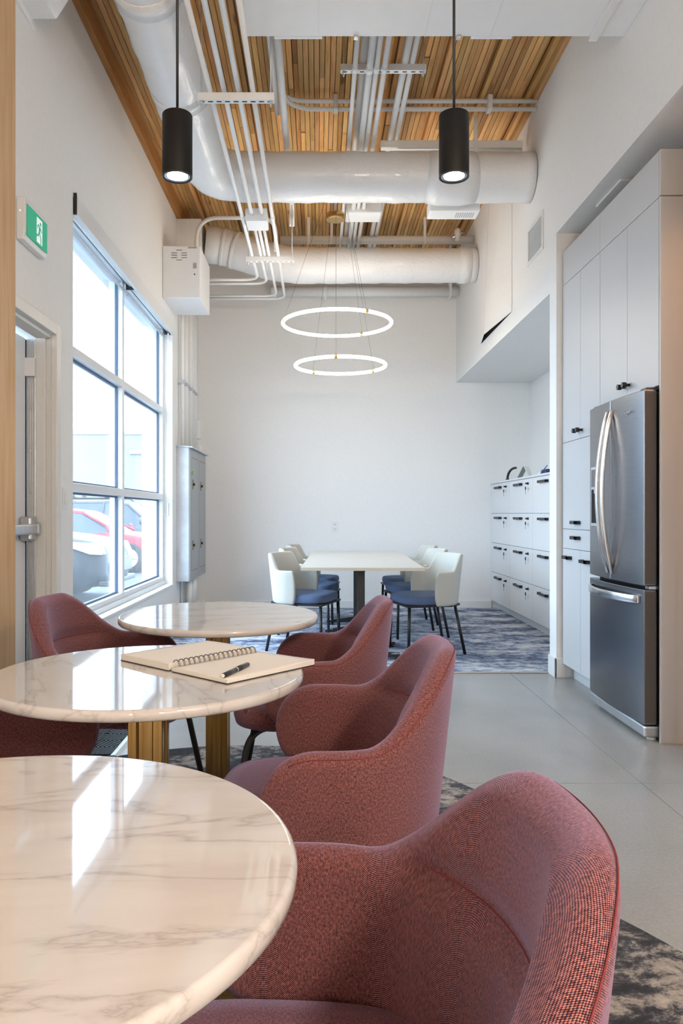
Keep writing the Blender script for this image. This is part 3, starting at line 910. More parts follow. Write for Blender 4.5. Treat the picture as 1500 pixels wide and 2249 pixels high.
for i in range(4):
    for j in range(7):
        x0, y0 = -.235 + i * tile, -.37 + j * tile
        s = 1 if (i + j) % 2 else -1
        for k in range(-5, 6):
            o = k * .021
            ptsl = []
            # diagonal bar clipped to the tile
            for (tx) in (0, tile):
                ty = (tx if s > 0 else tile - tx) + o
                ptsl.append((tx, ty))
            (xa, ya), (xb, yb) = ptsl
            def clip(xa, ya, xb, yb):
                t0, t1 = 0, 1; dy = yb - ya
                for lo, sign in ((0, 1), (tile, -1)):
                    da = (ya - lo) * sign; db_ = (yb - lo) * sign
                    if da < 0 and db_ < 0: return None
                    if da < 0: t0 = max(t0, da / (da - db_))
                    elif db_ < 0: t1 = min(t1, da / (da - db_))
                if t1 - t0 < .08: return None
                return (xa + (xb - xa) * t0, ya + dy * t0, xa + (xb - xa) * t1, ya + dy * t1)
            r_ = clip(xa, ya, xb, yb)
            if r_:
                A_ = Vector((r_[0] + x0, r_[1] + y0, .0072)); B_ = Vector((r_[2] + x0, r_[3] + y0, .0072))
                d_ = (B_ - A_).normalized(); p_ = Vector((-d_.y, d_.x, 0)) * .0055
                z_ = Vector((0, 0, .003))
                rib.hexa([A_ - p_ - z_, B_ - p_ - z_, B_ + p_ - z_, A_ + p_ - z_, A_ - p_ * .8 + z_, B_ - p_ * .8 + z_, B_ + p_ * .8 + z_, A_ + p_ * .8 + z_])
ro = rib.build('ribs', 'black_matte', mat_); ro['kind'] = 'stuff'

# ------------------------------------------------------------------ wall-mounted things on the left
es = empty('exit_sign', (XL, 3.77, 2.53), 0, 'green running man exit sign on the left wall above the door', 'sign')
MB().prism([(0, -.10), (.034, -.10), (.042, -.06), (.044, .10), (0, .10)], -.152, .152, 'xz').build('housing', 'plastic', es, .006)
gp = MB().hexa([(.0446, -.133, -.075), (.0446, .133, -.075), (.047, .133, -.075), (.047, -.133, -.075), (.0446, -.133, .075), (.0446, .133, .075), (.047, .133, .075), (.047, -.133, .075)])
gpo = gp.build('green_panel', 'exitgreen', es)
def sign_poly(name, poly, mt, d):
    # poly in sign coordinates: u to the right as read (towards +y), v up
    return MB().prism([(u, v) for u, v in poly], .047, .047 + d, 'yz').build(name, mt, gpo)
sign_poly('doorway', [(-.012, -.062), (.062, -.062), (.062, .060), (-.012, .060)], 'exitwhite', .0006)
def limb(name, a, b, w0, w1):
    d = Vector((b[0] - a[0], b[1] - a[1])); L = d.length; d /= L; p = Vector((-d.y, d.x))
    sign_poly(name, [(a[0] + p.x * w0, a[1] + p.y * w0), (a[0] - p.x * w0, a[1] - p.y * w0), (b[0] - p.x * w1, b[1] - p.y * w1), (b[0] + p.x * w1, b[1] + p.y * w1)], 'exitgreen', .0012)
sign_poly('figure_head', [(.037 + .0095 * math.cos(2 * PI * k / 16), .038 + .0095 * math.sin(2 * PI * k / 16)) for k in range(16)], 'exitgreen', .0012)
limb('figure_torso', (.027, .022), (.020, -.012), .010, .008)
limb('figure_arm', (.030, .020), (.052, .000), .0042, .0036); limb('figure_arm', (.022, .024), (.000, .024), .0042, .0038); limb('figure_arm', (.002, .025), (-.004, .006), .004, .0036)
limb('figure_leg', (.022, -.010), (.040, -.032), .0055, .0045); limb('figure_leg', (.039, -.030), (.040, -.062), .0048, .0042)
limb('figure_leg', (.016, -.010), (.004, -.030), .0055, .0048); limb('figure_leg', (.006, -.028), (-.022, -.030), .0048, .0042)
MB().lathe([(.004, -.1525), (.003, -.1535)], 12, (.02, 0, .035), axis='y').build('indicator_light', emit('red_indicator', (1, .2, .1), 1.5), es)

sw = empty('light_switch', (XL, 4.313, 1.215), 0, 'white rocker light switch on the wall strip between door and window', 'switch')
box('plate', 'plastic', 0, .006, -.037, .037, -.06, .06, sw, .002)
box('rocker', 'plastic', .006, .011, -.017, .017, -.034, .034, sw, .002)
nl = tag(box('switch_label', 'plastic', XL, XL + .0015, 4.29, 4.34, 1.318, 1.342), 'small white label plate above the light switch', 'label')

vl = empty('roller_shade', (XL, 5.98, 2.93), 0, 'white roller shade cassette along the top of the window', 'shade')
box('fascia', 'trim', -.006, .022, -1.50, 1.52, -.055, .060, vl, .003)
MB().tube([(-.035, -1.49, .0), (-.035, 0.0, .0)], .028, 16).build('fabric_roll', 'trim', vl)
MB().tube([(-.035, .03, .0), (-.035, 1.49, .0)], .028, 16).build('fabric_roll', 'trim', vl)
for y in (-.0, 1.49): box('bracket', 'black', -.075, -.006, y, y + .012, -.05, .03, vl, .002)
box('end_bracket', 'black', -.012, .018, -1.512, -1.50, -.05, .075, vl, .002)
for k, y in enumerate((-.72, .76)): box('hem_bar', 'alu', -.075, -.060, y - .74, y + .72, -.095, -.07, vl, .003)
box('shade_wand', 'trim', -.03, -.02, 1.43, 1.44, -1.75, -.05, vl)
box('wand_grip', 'alu', -.033, -.017, 1.427, 1.443, -1.82, -1.70, vl, .003)

cb = empty('control_cabinet', (XL, 7.32, 3.106), 0, 'white sheet metal control cabinet high on the left wall', 'cabinet')
box('body', 'unit', 0, .348, -.30, .30, 0, .481, cb, .004)
fr = box('front_cover', 'unit', .006, .342, -.306, -.30, .006, .475, cb, .002)
for (u, v) in ((.155, .44), (.11, .415), (.20, .415), (.11, .393), (.20, .393), (.11, .371), (.20, .371), (.155, .349)):
    box('louvre', 'dark', u - .026, u + .026, -.3075, -.305, v - .002, v + .002, fr)
box('meter_window', 'paneldoor', .282, .314, -.3078, -.305, .272, .322, fr)
box('data_plate', 'alu', .235, .315, -.3075, -.305, .455, .470, fr)
MB().lathe([(.0065, -.3055), (.0065, -.309)], 14, (.296, 0, .218), axis='y').build('button', 'black', fr)

ep = empty('electrical_panel', (XL, 8.235, .445), 0, 'grey galvanised electrical panel with two doors on the left wall', 'panel')
box('body', 'galv', 0, .128, -.535, .535, 0, 1.36, ep, .003)
for (y0, y1) in ((-.53, -.004), (.004, .53)):
    d = box('door', 'paneldoor', .128, .139, y0, y1, .006, 1.345, ep, .002)
    g = MB()
    iy0, iy1 = y0 + .09, y1 - .05
    for (a_, b_, c_, e_) in ((iy0, iy1, .10, .103), (iy0, iy1, 1.255, 1.258)): g.box(.1388, .1396, a_, b_, c_, e_)
    g.box(.1388, .1396, iy0, iy0 + .003, .10, 1.258); g.build('panel_line', 'dark', d)
    for z in (.36, .985):
        box('latch_plate', 'black', .139, .1415, y0 + .16, y0 + .19, z - .05, z + .05, d, .001)
        kb = MB().lathe([(.013, .141), (.013, .155), (.017, .158), (.017, .166)], 14, (0, y0 + .195, z), axis='x').build('latch_knob', 'brass_hw', d)
MB().hexa([(0, -.56, 1.36), (.17, -.56, 1.345), (.17, .55, 1.345), (0, .55, 1.36), (0, -.56, 1.374), (.17, -.56, 1.36), (.17, .55, 1.36), (0, .55, 1.374)]).build('drip_cap', 'galv', ep, .003)
MB().lathe([(.022, 0), (.020, .004)], 16, (.14, -.40, 1.10), axis='x').build('green_sticker', flat('green_sticker', (.18, .55, .08), .6), ep)
# conduits rising from the panel
for k, (y, r_) in enumerate(((7.80, .020), (7.98, .026), (8.10, .014), (8.27, .026), (8.43, .020), (8.58, .022))):
    c = empty('vertical_conduit', (XL + .045, y, 1.815), 0, 'vertical white conduit rising from the electrical panel, %s from the window' % ('first second third fourth fifth sixth'.split()[k]), 'pipe', 'conduits above the electrical panel')
    MB().cyl((0, 0, 0), (0, 0, 1.87 if y < 8.15 else 2.35), r_, 14).build('pipe', 'conduit', c)
    box('strap', 'galv', -.045, .03, -r_ - .012, r_ + .012, .64, .675, c, .003)
for z in (2.0, 1.72):
    jb = empty('junction_box', (XL, 8.82, z), 0, ('upper' if z > 1.9 else 'lower') + ' small white junction box on the wall above the electrical panel', 'box', 'small junction boxes')
    box('box', 'conduit', 0, .075, -.06, .06, -.01, .20, jb, .004); box('lid', 'conduit', .075, .079, -.055, .055, -.005, .195, jb, .001)
db_ = empty('floor_junction_box', (XL, 8.25, 0), 0, 'white junction box and stub pipes on the floor under the electrical panel', 'box')
box('box', 'conduit', .015, .16, -.40, .30, .008, .17, db_, .005)
for y in (-.22, -.05, .12): MB().cyl((.075, y, .17), (.075, y, .445), .045 if y == -.05 else .03, 16).build('stub_pipe', 'conduit', db_)
box('bracket', 'galv', .01, .03, -.34, -.31, .17, .445, db_)

# outlet on the back wall
ol = empty('wall_outlet', (.198, YB, .972), 0, 'white double power outlet low on the back wall', 'outlet')
box('plate', 'plastic', -.04, .04, -.006, 0, -.066, .066, ol, .002)
for z in (-.028, .028):
    s_ = box('socket', 'trim', -.017, .017, -.009, -.006, z - .02, z + .02, ol, .003)
    for x in (-.007, .007): box('slot', 'dark', x - .0018, x + .0018, -.0096, -.0085, z - .006, z + .008, s_)

# ------------------------------------------------------------------ locker drawers in the alcove
XQ = 2.058
for u in range(4):
    y1 = YB - .002 - u * .877; y0 = y1 - .875
    if y0 < 5.44: y0 = 5.44
    nm = ['against the back wall', 'second from the back wall', 'third from the back wall', 'mostly hidden behind the column'][u]
    c = empty('drawer_cabinet', (XQ, (y0 + y1) / 2, .008), 0, 'white four-drawer file cabinet in the alcove, ' + nm, 'cabinet', 'file cabinets in the alcove')
    hw = (y1 - y0) / 2
    box('carcass', 'locker', .02, .465, -hw, hw, .09, 1.468, c)
    box('toe_kick', 'locker', .07, .46, -hw, hw, 0, .09, c)
    for rr_ in range(4):
        z0 = .092 + rr_ * .3445
        d = box('drawer', 'locker', 0, .019, -hw + .002, hw - .002, z0 + .002, z0 + .342, c, .0015)
        hz = z0 + .292
        hd = MB().box(-.028, -.020, -.075, .20, hz - .012, hz + .012).box(-.028, 0, .17, .20, hz - .012, hz + .012).box(-.028, 0, -.075, -.045, hz - .012, hz + .012)
        hd.build('handle', 'black', d, .002)
        lk = MB().lathe([(.013, 0), (.013, -.010), (.008, -.012)], 16, (0, -.29, hz), axis='x').build('lock', 'black', d)
        MB().box(-.03, -.012, -.292, -.288, hz - .008, hz + .008).box(-.032, -.026, -.302, -.278, hz - .062, hz - .032).box(-.030, -.028, -.293, -.287, hz - .105, hz - .06).build('key', 'black', d)
ctop = tag(box('cabinet_worktop', 'locker', XQ - .012, 2.53, 5.43, YB - .001, 1.478, 1.497, None, .0015), 'white worktop running along the top of the file cabinets', 'worktop')
tc = empty('tent_card', (2.27, 8.38, 1.497), R(52), 'white folded tent card standing on the file cabinets', 'card')
MB().hexa([(-.06, -.085, 0), (.06, -.085, 0), (.06, -.081, 0), (-.06, -.081, 0), (-.06, -.004, .15), (.06, -.004, .15), (.06, 0, .15), (-.06, 0, .15)]).build('near_panel', 'plastic', tc)
MB().hexa([(-.06, .081, 0), (.06, .081, 0), (.06, .085, 0), (-.06, .085, 0), (-.06, 0, .15), (.06, 0, .15), (.06, .004, .15), (-.06, .004, .15)]).build('far_panel', 'paneldoor', tc)
hs_ = empty('phone_handset', (2.20, 8.50, 1.497), R(42), 'black curved handset leaning against the white tent card', 'handset')
MB().tube([(.17 * math.cos(R(a)) , 0, .006 + .135 * math.sin(R(a))) for a in range(92, 179, 8)], .013, 10).build('band', 'black', hs_)
MB().lathe([(.016, 0), (.02, .01), (.016, .02)], 14, (-.168, 0, .0)).build('ear_cup', 'black', hs_)
pj = tag(MB().lathe([(.03, 0), (.034, .01), (.034, .055), (.028, .07)], 20, (2.33, 8.02, 1.497)).build('jar', 'trim'), 'small pale jar on the file cabinets', 'jar')
md = empty('network_device', (2.20, 7.30, 1.497), 0, 'small dark blue device with a blue cable on the file cabinets', 'device')
box('case', flat('dark_blue_plastic', (.02, .035, .09), .4), -.05, .05, -.09, .09, .012, .055, md, .006)
for y in (-.07, .07): box('foot', 'black', -.04, .04, y - .008, y + .008, 0, .012, md)
MB().tube(arc_path([(-.06, .12, .004), (-.06, .05, .02), (-.055, -.05, .06), (-.05, -.12, .085)], .05), .004, 8).build('cable', flat('blue_cable', (.03, .08, .5), .4), md)

# ------------------------------------------------------------------ tall cabinets round the fridge
XC = 1.68; CH = 2.92
pc = empty('pantry_cabinet', (XC, 4.91, 0), 0, 'tall pale pantry cabinet between the column and the fridge', 'cabinet')
box('carcass', 'cabinet', .02, .66, -.347, .345, .10, CH, pc)
box('toe_kick', 'cabinet', .075, .64, -.347, .345, 0, .10, pc)
box('top_panel', 'cabinet', 0, .019, -.347, .345, 2.692, CH, pc, .0015)
def cdoor(par, nm, y0, y1, z0, z1): return box(nm, 'cabinet', 0, .019, y0 + .0015, y1 - .0015, z0 + .0015, z1 - .0015, par, .0015)
def knob(par, y, z): MB().lathe([(.008, 0), (.008, -.020), (.015, -.021), (.015, -.042)], 20, (0, y, z), axis='x').build('knob', 'black', par)
def pull(par, yc, z, L=.125):
    MB().box(-.030, -.022, yc - L / 2, yc + L / 2, z - .011, z + .011).box(-.030, 0, yc - L / 2, yc - L / 2 + .04, z - .011, z + .011).box(-.030, 0, yc + L / 2 - .012, yc + L / 2, z - .011, z + .011).build('handle', 'black', par, .0015)
d1 = cdoor(pc, 'door', -.006, .345, 1.612, 2.69); knob(d1, .025, 1.664)
d2 = cdoor(pc, 'door', -.347, -.006, 1.612, 2.69); knob(d2, -.037, 1.664)
d3 = cdoor(pc, 'door', -.347, .345, 1.026, 1.612); pull(d3, .055, 1.072)
d4 = cdoor(pc, 'drawer', -.347, .345, .894, 1.026); pull(d4, .055, .972)
d5 = cdoor(pc, 'door', -.006, .345, .10, .894); pull(d5, .22, .835)
d6 = cdoor(pc, 'door', -.347, -.006, .10, .894); pull(d6, -.12, .828)
bc = empty('bridge_cabinet', (XC, 4.166, 1.762), 0, 'pale cabinet with two tall doors above the fridge', 'cabinet')
box('carcass', 'cabinet', .02, .66, -.392, .394, 0, CH - 1.762, bc)
box('top_panel', 'cabinet', 0, .019, -.392, .394, 2.692 - 1.762, CH - 1.762, bc, .0015)
e1 = cdoor(bc, 'door', -.006, .394, 0, 2.69 - 1.762); knob(e1, .027, .060)
e2 = cdoor(bc, 'door', -.392, -.006, 0, 2.69 - 1.762); knob(e2, -.038, .062)
sp_ = empty('end_panel', (XC, 3.766, 0), 0, 'tall warm-lit laminate end panel beside the fridge', 'panel')
box('lower_panel', 'cabinet', 0, .70, -.012, .004, 0, 2.688, sp_, .001)
box('upper_panel', 'cabinet', 0, .70, -.012, .004, 2.694, CH, sp_, .001)

# ------------------------------------------------------------------ fridge
FR = empty('refrigerator', (1.61, 4.168, 0), 0, 'stainless steel french-door refrigerator with bottom freezer drawer', 'refrigerator')
hwf = .378
box('body', 'fridgeside', .085, .72, -hwf + .006, hwf - .006, .05, 1.735, FR, .004)
def curved_door(name, y0, y1, z0, z1):
    n = 16; poly = []
    for k in range(n + 1):
        y = y0 + (y1 - y0) * k / n
        poly.append((.022 * (y / hwf) ** 2 - .018, y))
    poly += [(.066, y1), (.066, y0)]
    mb = MB().prism(poly, z0, z1, 'xy')
    return mb.build(name, 'steel', FR, .004)
dl = curved_door('door', .003, hwf, .772, 1.745); dr = curved_door('door', -hwf, -.003, .772, 1.745)
fz = curved_door('freezer_drawer', -hwf, hwf, .082, .752)
for dd, (y0, y1), (z0, z1) in ((dl, (.004, hwf - .001), (.775, 1.742)), (dr, (-hwf + .001, -.004), (.775, 1.742)), (fz, (-hwf + .001, hwf - .001), (.085, .749))):
    box('door_liner', 'fridgeside', .006, .0675, y0 - .002, y1 + .002, z0 + .004, z1 - .004, dd, .004)
for dd, y in ((dl, .030), (dr, -.030)):
    p_ = []
    for k in range(17):
        t = k / 16; z = .805 + t * .885
        p_.append((-.020 - .058 * math.sin(PI * t) ** .8, y + .004 * math.sin(PI * t) * (1 if y > 0 else -1), z))
    hb = MB()
    for i, q in enumerate(p_):
        wd = .0125; dp = .011
        hb.v += [(q[0] - dp, q[1] - wd, q[2]), (q[0] - dp, q[1] + wd, q[2]), (q[0] + dp, q[1] + wd, q[2]), (q[0] + dp, q[1] - wd, q[2])]
    for i in range(16):
        for k in range(4):
            qn = (k + 1) % 4; hb.f.append((i * 4 + k, i * 4 + qn, i * 4 + 4 + qn, i * 4 + 4 + k)); hb.s.append(True)
    hb.f.append((0, 1, 2, 3)); hb.s.append(False); hb.f.append((64, 65, 66, 67)); hb.s.append(False)
    hb.build('handle', 'chrome', dd, .004)
hb = MB()
for i in range(17):
    t = i / 16; y = -.335 + .67 * t; x = .022 * (y / hwf) ** 2 - .020 - .050 * math.sin(PI * t) ** .6; z = .700
    hb.v += [(x - .010, y, z - .020), (x - .010, y, z + .020), (x + .010, y, z + .020), (x + .010, y, z - .020)]
for i in range(16):
    for k in range(4):
        qn = (k + 1) % 4; hb.f.append((i * 4 + k, i * 4 + qn, i * 4 + 4 + qn, i * 4 + 4 + k)); hb.s.append(True)
hb.f.append((0, 1, 2, 3)); hb.s.append(False); hb.f.append((64, 65, 66, 67)); hb.s.append(False)
hb.build('handle', 'chrome', fz, .004)
dsp = box('dispenser', 'alu', -.010, .01, .12, .325, 1.055, 1.40, dl, .004)
box('dispenser_recess', 'dark', -.012, .0, .135, .31, 1.075, 1.27, dsp, .002)
box('control_panel', 'steel', -.0125, .0, .135, .31, 1.285, 1.385, dsp, .002)
box('spout', 'alu', -.020, .0, .19, .25, 1.245, 1.275, dsp, .003)
box('base_grille', 'alu', .005, .10, -hwf, hwf, .018, .076, FR, .010)
for y in (-.33, .33): MB().lathe([(.022, 0), (.022, .010), (.008, .012), (.008, .03)], 16, (.06, y, 0)).build('levelling_foot', 'plastic', FR)
for y in (-.33, .33): box('hinge_cover', 'fridgeside', .02, .16, y - .035, y + .035, 1.745, 1.759, FR, .005)
box('middle_hinge', 'chrome', .03, .075, -hwf - .002, -hwf + .05, .754, .770, FR, .002)
# maker's mark in raised script on the near door
def text(name, s, size, loc, rot, mt, par, ext=.0006):
    cu = bpy.data.curves.new(name, 'FONT'); cu.body = s; cu.size = size; cu.extrude = ext; cu.align_x = 'CENTER'; cu.shear = .25
    tmp = bpy.data.objects.new(name + '_tmp', cu); COL.objects.link(tmp)
    dg = bpy.context.evaluated_depsgraph_get()
    me = bpy.data.meshes.new_from_object(tmp.evaluated_get(dg))
    bpy.data.objects.remove(tmp)
    me.materials.clear(); me.materials.append(M[mt])
    o = bpy.data.objects.new(name, me); COL.objects.link(o); o.parent = par
    o.location = loc; o.rotation_euler = rot
    return o
text('lettering', 'Whirlpool', .026, (-.0155, -.205, 1.645), (R(90), 0, R(-92.6)), 'chrome', dr)
MB().tube([(-.0150, -.205 + .020 * math.cos(a), 1.652 + .011 * math.sin(a)) for a in [R(200 + 14 * k) for k in range(20)]], .0006, 6).build('emblem_swirl', 'chrome', dr)

# ------------------------------------------------------------------ right upper wall: grille, access panel
gr = empty('return_air_grille', (XR, 5.77, 3.20), 0, 'white louvred return air grille high on the right wall', 'vent')
f_ = MB(); a_, b_ = .205, .145
f_.box(-.010, 0, -a_, a_, -b_, -b_ + .03).box(-.010, 0, -a_, a_, b_ - .03, b_).box(-.010, 0, -a_, -a_ + .03, -b_ + .03, b_ - .03).box(-.010, 0, a_ - .03, a_, -b_ + .03, b_ - .03)
f_.build('frame', 'trim', gr, .002)
box('backing', 'unit', -.001, 0, -a_ + .03, a_ - .03, -b_ + .03, b_ - .03, gr)
for k in range(14):
    z = -b_ + .036 + k * .0168
    MB().hexa([(-.0015, -a_ + .03, z + .008), (-.010, -a_ + .03, z - .004), (-.010, a_ - .03, z - .004), (-.0015, a_ - .03, z + .008), (-.0015, -a_ + .03, z + .0095), (-.010, -a_ + .03, z - .0025), (-.010, a_ - .03, z - .0025), (-.0015, a_ - .03, z + .0095)]).build('louvre', 'trim', gr)
ap = empty('access_panel', (XR, 7.10, 2.84), 0, 'white wall access panel with its lower corner sprung open', 'panel')
box('opening', 'dark', -.0012, 0, -.60, .58, .0, 1.37, ap)
def leaf_panel(ya, yb, dya, dyb, nm='leaf'):
    # bottom corners pushed out of the wall by dya, dyb
    o_ = .004
    MB().hexa([(-o_ - dya, ya, 0), (-dya, ya, 0), (-dyb, yb, 0), (-o_ - dyb, yb, 0), (-o_, ya, 1.38), (0, ya, 1.38), (0, yb, 1.38), (-o_, yb, 1.38)]).build(nm, 'wall', ap)
leaf_panel(-.63, .206, .002, .055); leaf_panel(.213, .60, .055, .002)

# ------------------------------------------------------------------ ducts
def duct(name, pts, rad, label, n=28, wob=.005, bend=.32, bands=None):
    path = arc_path(pts, bend, 10)
    dense = []
    for i in range(len(path) - 1):
        a, b = Vector(path[i]), Vector(path[i + 1]); L = (b - a).length; k = max(1, int(L / .06))
        dense += [a + (b - a) * (q / k) for q in range(k)]
    dense.append(Vector(path[-1]))
    tot = len(dense)
    rr = []
    for i in range(tot):
        t = i / (tot - 1)
        r0 = rad[0] + (rad[1] - rad[0]) * min(1, t * 1.6)
        rr.append(r0 + wob * math.sin(i * 1.7) * math.sin(i * .61 + 1))
    d = empty(name, dense[0], 0, label, 'duct', 'foil wrapped air ducts')
    o0 = dense[0]
    MB().tube([p - o0 for p in dense], rr, n).build('duct_run', 'foil', d)
    for bi in (bands or []):
        i = int(bi * (tot - 1)); j = min(tot - 1, i + 2)
        MB().tube([dense[i] - o0, dense[j] - o0], max(rr[i], rr[j]) + .004, n).build('tape_band', 'foil', d)
    return d
dA = duct('air_duct', [(-.835, -1.5, 3.72), (-.835, 5.89, 3.72), (XR - .005, 5.89, 3.715)], (.150, .183), 'white foil wrapped duct bending from the left ceiling across the room', bands=(.40, .47, .53, .62))
# saddle wrap and register under the crossing duct
sdl = MB().tube([(.84 + .835, 5.89 + 1.5, -.005), (.92 + .835, 5.885 + 1.5, -.012), (1.10 + .835, 5.885 + 1.5, -.012), (1.20 + .835, 5.89 + 1.5, -.005)], [.184, .196, .198, .184], 28).build('saddle_wrap', 'foil', dA)
rg = empty('ceiling_register', (1.09, 6.19, 3.545), 0, 'white supply register box behind the crossing duct', 'vent')
box('box', 'unit', -.20, .20, -.09, .09, 0, .10, rg, .004)
box('collar', 'unit', -.14, .14, -.05, .05, .10, .15, rg, .004)
for k in range(9): box('slot', 'paneldoor', .02 + k * .017, .028 + k * .017, -.05, .05, -.0012, 0, rg)
duct('air_duct', [(XR - .005, 7.96, 3.71), (-.40, 7.96, 3.71), (-.95, 7.96, 3.90), (XL + .26, 7.92, 3.92)], (.172, .185), 'white foil wrapped duct farther back, rising to the left wall', bands=(.02, .80, .92), bend=.35)
dc = tag(box('duct_collar', 'wall', XL, XL + .25, 7.70, 8.12, 3.70, 4.10, None, .004), 'boxed collar where the rear duct meets the left wall', 'collar')
st = empty('duct_stub', (XL, 3.55, 3.58), 0, 'foil wrapped duct stub at the top left corner of the wall', 'duct')
MB().hexa([(0, -.24, 0), (.135, -.24, 0), (.135, .25, 0), (0, .25, 0), (0, -.24, .5), (.32, -.24, .30), (.32, .25, .30), (0, .25, .5)]).build('wrapped_box', 'foil', st, .015, 3)
box('flange', 'unit', 0, .012, -.25, .28, -.03, .52, st, .003)

# white air handler overhead
ah = empty('air_handler', (.622, 2.6, 3.69), 0, 'large white air handler casing filling the top of the view', 'air handler')
box('casing', 'unit', -1.018, 1.018, -2.2, 1.505, 0, .45, ah, .004)
for x in (-.62, -.05, .30): box('panel_seam', 'trim', x - .003, x + .003, -2.2, 1.505, -.002, 0, ah)
box('support_rail', 'trim', .83, .875, -2.2, 1.515, -.022, 0, ah, .003)
box('rear_flange', 'unit', -.86, -.60, 1.505, 1.53, -.0, .07, ah, .003)
box('rear_flange', 'unit', .20, .42, 1.505, 1.53, -.0, .07, ah, .003)
for x in (-.42, .13, .86): box('clip', 'alu', x - .012, x + .012, 1.49, 1.515, -.014, .0, ah, .002)

# ------------------------------------------------------------------ conduits and struts overhead
def strut(loc, x0, x1, label, hang, h=.041, slots=9):
    s = empty('strut_channel', loc, 0, label, 'bracket', 'slotted strut channels')
    m = MB(); w2 = .0205; t = .003
    m.box(x0, x1, -w2, -w2 + t, 0, h).box(x0, x1, w2 - t, w2, 0, h).box(x0, x1, -w2 + t, w2 - t, 0, t)
    m.build('channel', 'conduit', s)
    L = (x1 - x0) / slots
    for k in range(slots): box('slot', 'dark', x0 + L * (k + .5) - .014, x0 + L * (k + .5) + .014, -.005, .005, -.0008, .0003, s)
    for x in (x0 + .02, x1 - .02):
        MB().cyl((x, 0, -.03), (x, 0, ZC - loc[2] - .002), .0045, 8).build('threaded_rod', 'galv', s)
        MB().lathe([(.012, -.012), (.012, 0)], 6, (x, 0, 0)).build('nut', 'galv', s)
    return s
ZL = 3.49
strut((-.46, 4.28, ZL - .055), -.214, .214, 'near slotted strut channel carrying the left conduits', 1)
strut((-.44, 7.0, ZL - .055), -.22, .22, 'rear slotted strut channel carrying the left conduits', 1)
def conduit(name, pts, r, label, group, couplings=(), bend=.16, mt='conduit'):
    path = [Vector(p) for p in arc_path(pts, bend, 9)]
    o0 = path[0]
    c = empty(name, o0, 0, label, 'pipe', group)
    MB().tube([p - o0 for p in path], r, 12).build('pipe', mt, c)
    for y in couplings:
        for i in range(len(path) - 1):
            a, b = path[i], path[i + 1]
            if min(a.y, b.y) <= y <= max(a.y, b.y) and abs(b.y - a.y) > .2:
                t = (y - a.y) / (b.y - a.y); q = a + (b - a) * t; d = (b - a).normalized()
                MB().tube([q - d * .03 - o0, q + d * .03 - o0], r + .0035, 12).build('coupling', mt, c)
    return c
GL = 'left overhead conduits'
bxl = XL + .02
conduit('conduit', [(-.605, -1, ZL), (-.605, 7.72, ZL), (bxl, 7.72, ZL)], .0145, 'leftmost overhead conduit, hugging the long duct and turning left at the back', GL, (6.1,))
conduit('conduit', [(-.525, -1, ZL), (-.525, 6.02, ZL)], .0145, 'second overhead conduit from the left, ending at the junction box', GL)
conduit('conduit', [(-.445, -1, ZL), (-.445, 6.02, ZL)], .0145, 'third overhead conduit from the left, ending at the junction box', GL)
conduit('conduit', [(-.365, -1, ZL), (-.365, 8.40, ZL), (bxl, 8.40, ZL)], .0145, 'fourth overhead conduit from the left, turning left at the back', GL, (3.0, 6.1))
jx = empty('pull_box', (-.49, 6.13, ZL - .05), 0, 'white pull box hanging under the left conduits', 'box')
box('box', 'unit', -.085, .085, -.11, .11, 0, .095, jx, .004); box('cover', 'unit', -.08, .08, -.105, .105, -.004, 0, jx, .001)
conduit('conduit', [(-.525, 6.24, ZL), (-.525, 7.85, ZL), (bxl, 7.85, ZL)], .0135, 'conduit leaving the pull box and turning left at the back', GL)
conduit('conduit', [(-.49, 6.24, ZL), (-.49, 7.35, ZL)], .0135, 'short stub conduit leaving the middle of the pull box', GL)
conduit('conduit', [(-.45, 6.24, ZL), (-.45, 8.30, ZL), (bxl, 8.30, ZL)], .0135, 'right-hand conduit leaving the pull box and turning left at the back', GL)
conduit('conduit', [(-1.20, 7.55, 3.60), (-1.20, 7.55, 4.05), (-.42, 7.55, 4.05), (-.42, 7.55, 3.72)], .02, 'arched conduit looping above the control cabinet', GL, bend=.22)
# conduits from the ceiling beside the left bank
conduit('conduit', [(-.30, 4.16, 4.06), (-.30, 5.6, 4.06)], .018, 'conduit close under the planks right of the left bank', 'upper conduits')
conduit('conduit', [(-.245, 4.0, 3.98), (-.245, 7.1, 3.98), (-.245, 7.1, 3.80)], .025, 'thicker conduit close under the planks passing over the duct', 'upper conduits', (4.4,))
# right bank, above the crossing duct
ZR = 4.00
strut((.425, 4.97, ZR - .0), -.28, .275, 'slotted strut channel carrying the right conduits', 1, slots=10)
GR = 'right overhead conduits'
for k, (xh, dz, r_) in enumerate(((.0818, -.02, .0155), (.1143, -.022, .021), (.130, -.02, .0165), (.1475, -.02, .0175))):
    conduit('conduit', [(xh * 2.87, 4.13, ZR + dz), (xh * 2.87, YB - .01, ZR + dz)], r_, 'right-bank conduit hung under the strut, %s from the left' % ['first', 'second', 'third', 'fourth'][k], GR, (4.9,))
for k, (xh, dz, r_) in enumerate(((.100, .065, .024), (.121, .062, .018), (.191, .060, .023), (.2075, .055, .0175))):
    conduit('conduit', [(xh * 2.94, 4.13, ZR + dz), (xh * 2.94, YB - .01, ZR + dz)], r_, 'right-bank conduit resting on top of the strut, %s from the left' % ['first', 'second', 'third', 'fourth'][k], GR)
jr = empty('pull_box', (.425, 7.25, ZR - .06), 0, 'white pull box under the right conduits behind the duct', 'box')
box('box', 'unit', -.165, .165, -.12, .12, 0, .10, jr, .004); box('cover', 'unit', -.16, .16, -.115, .115, -.004, 0, jr, .001)
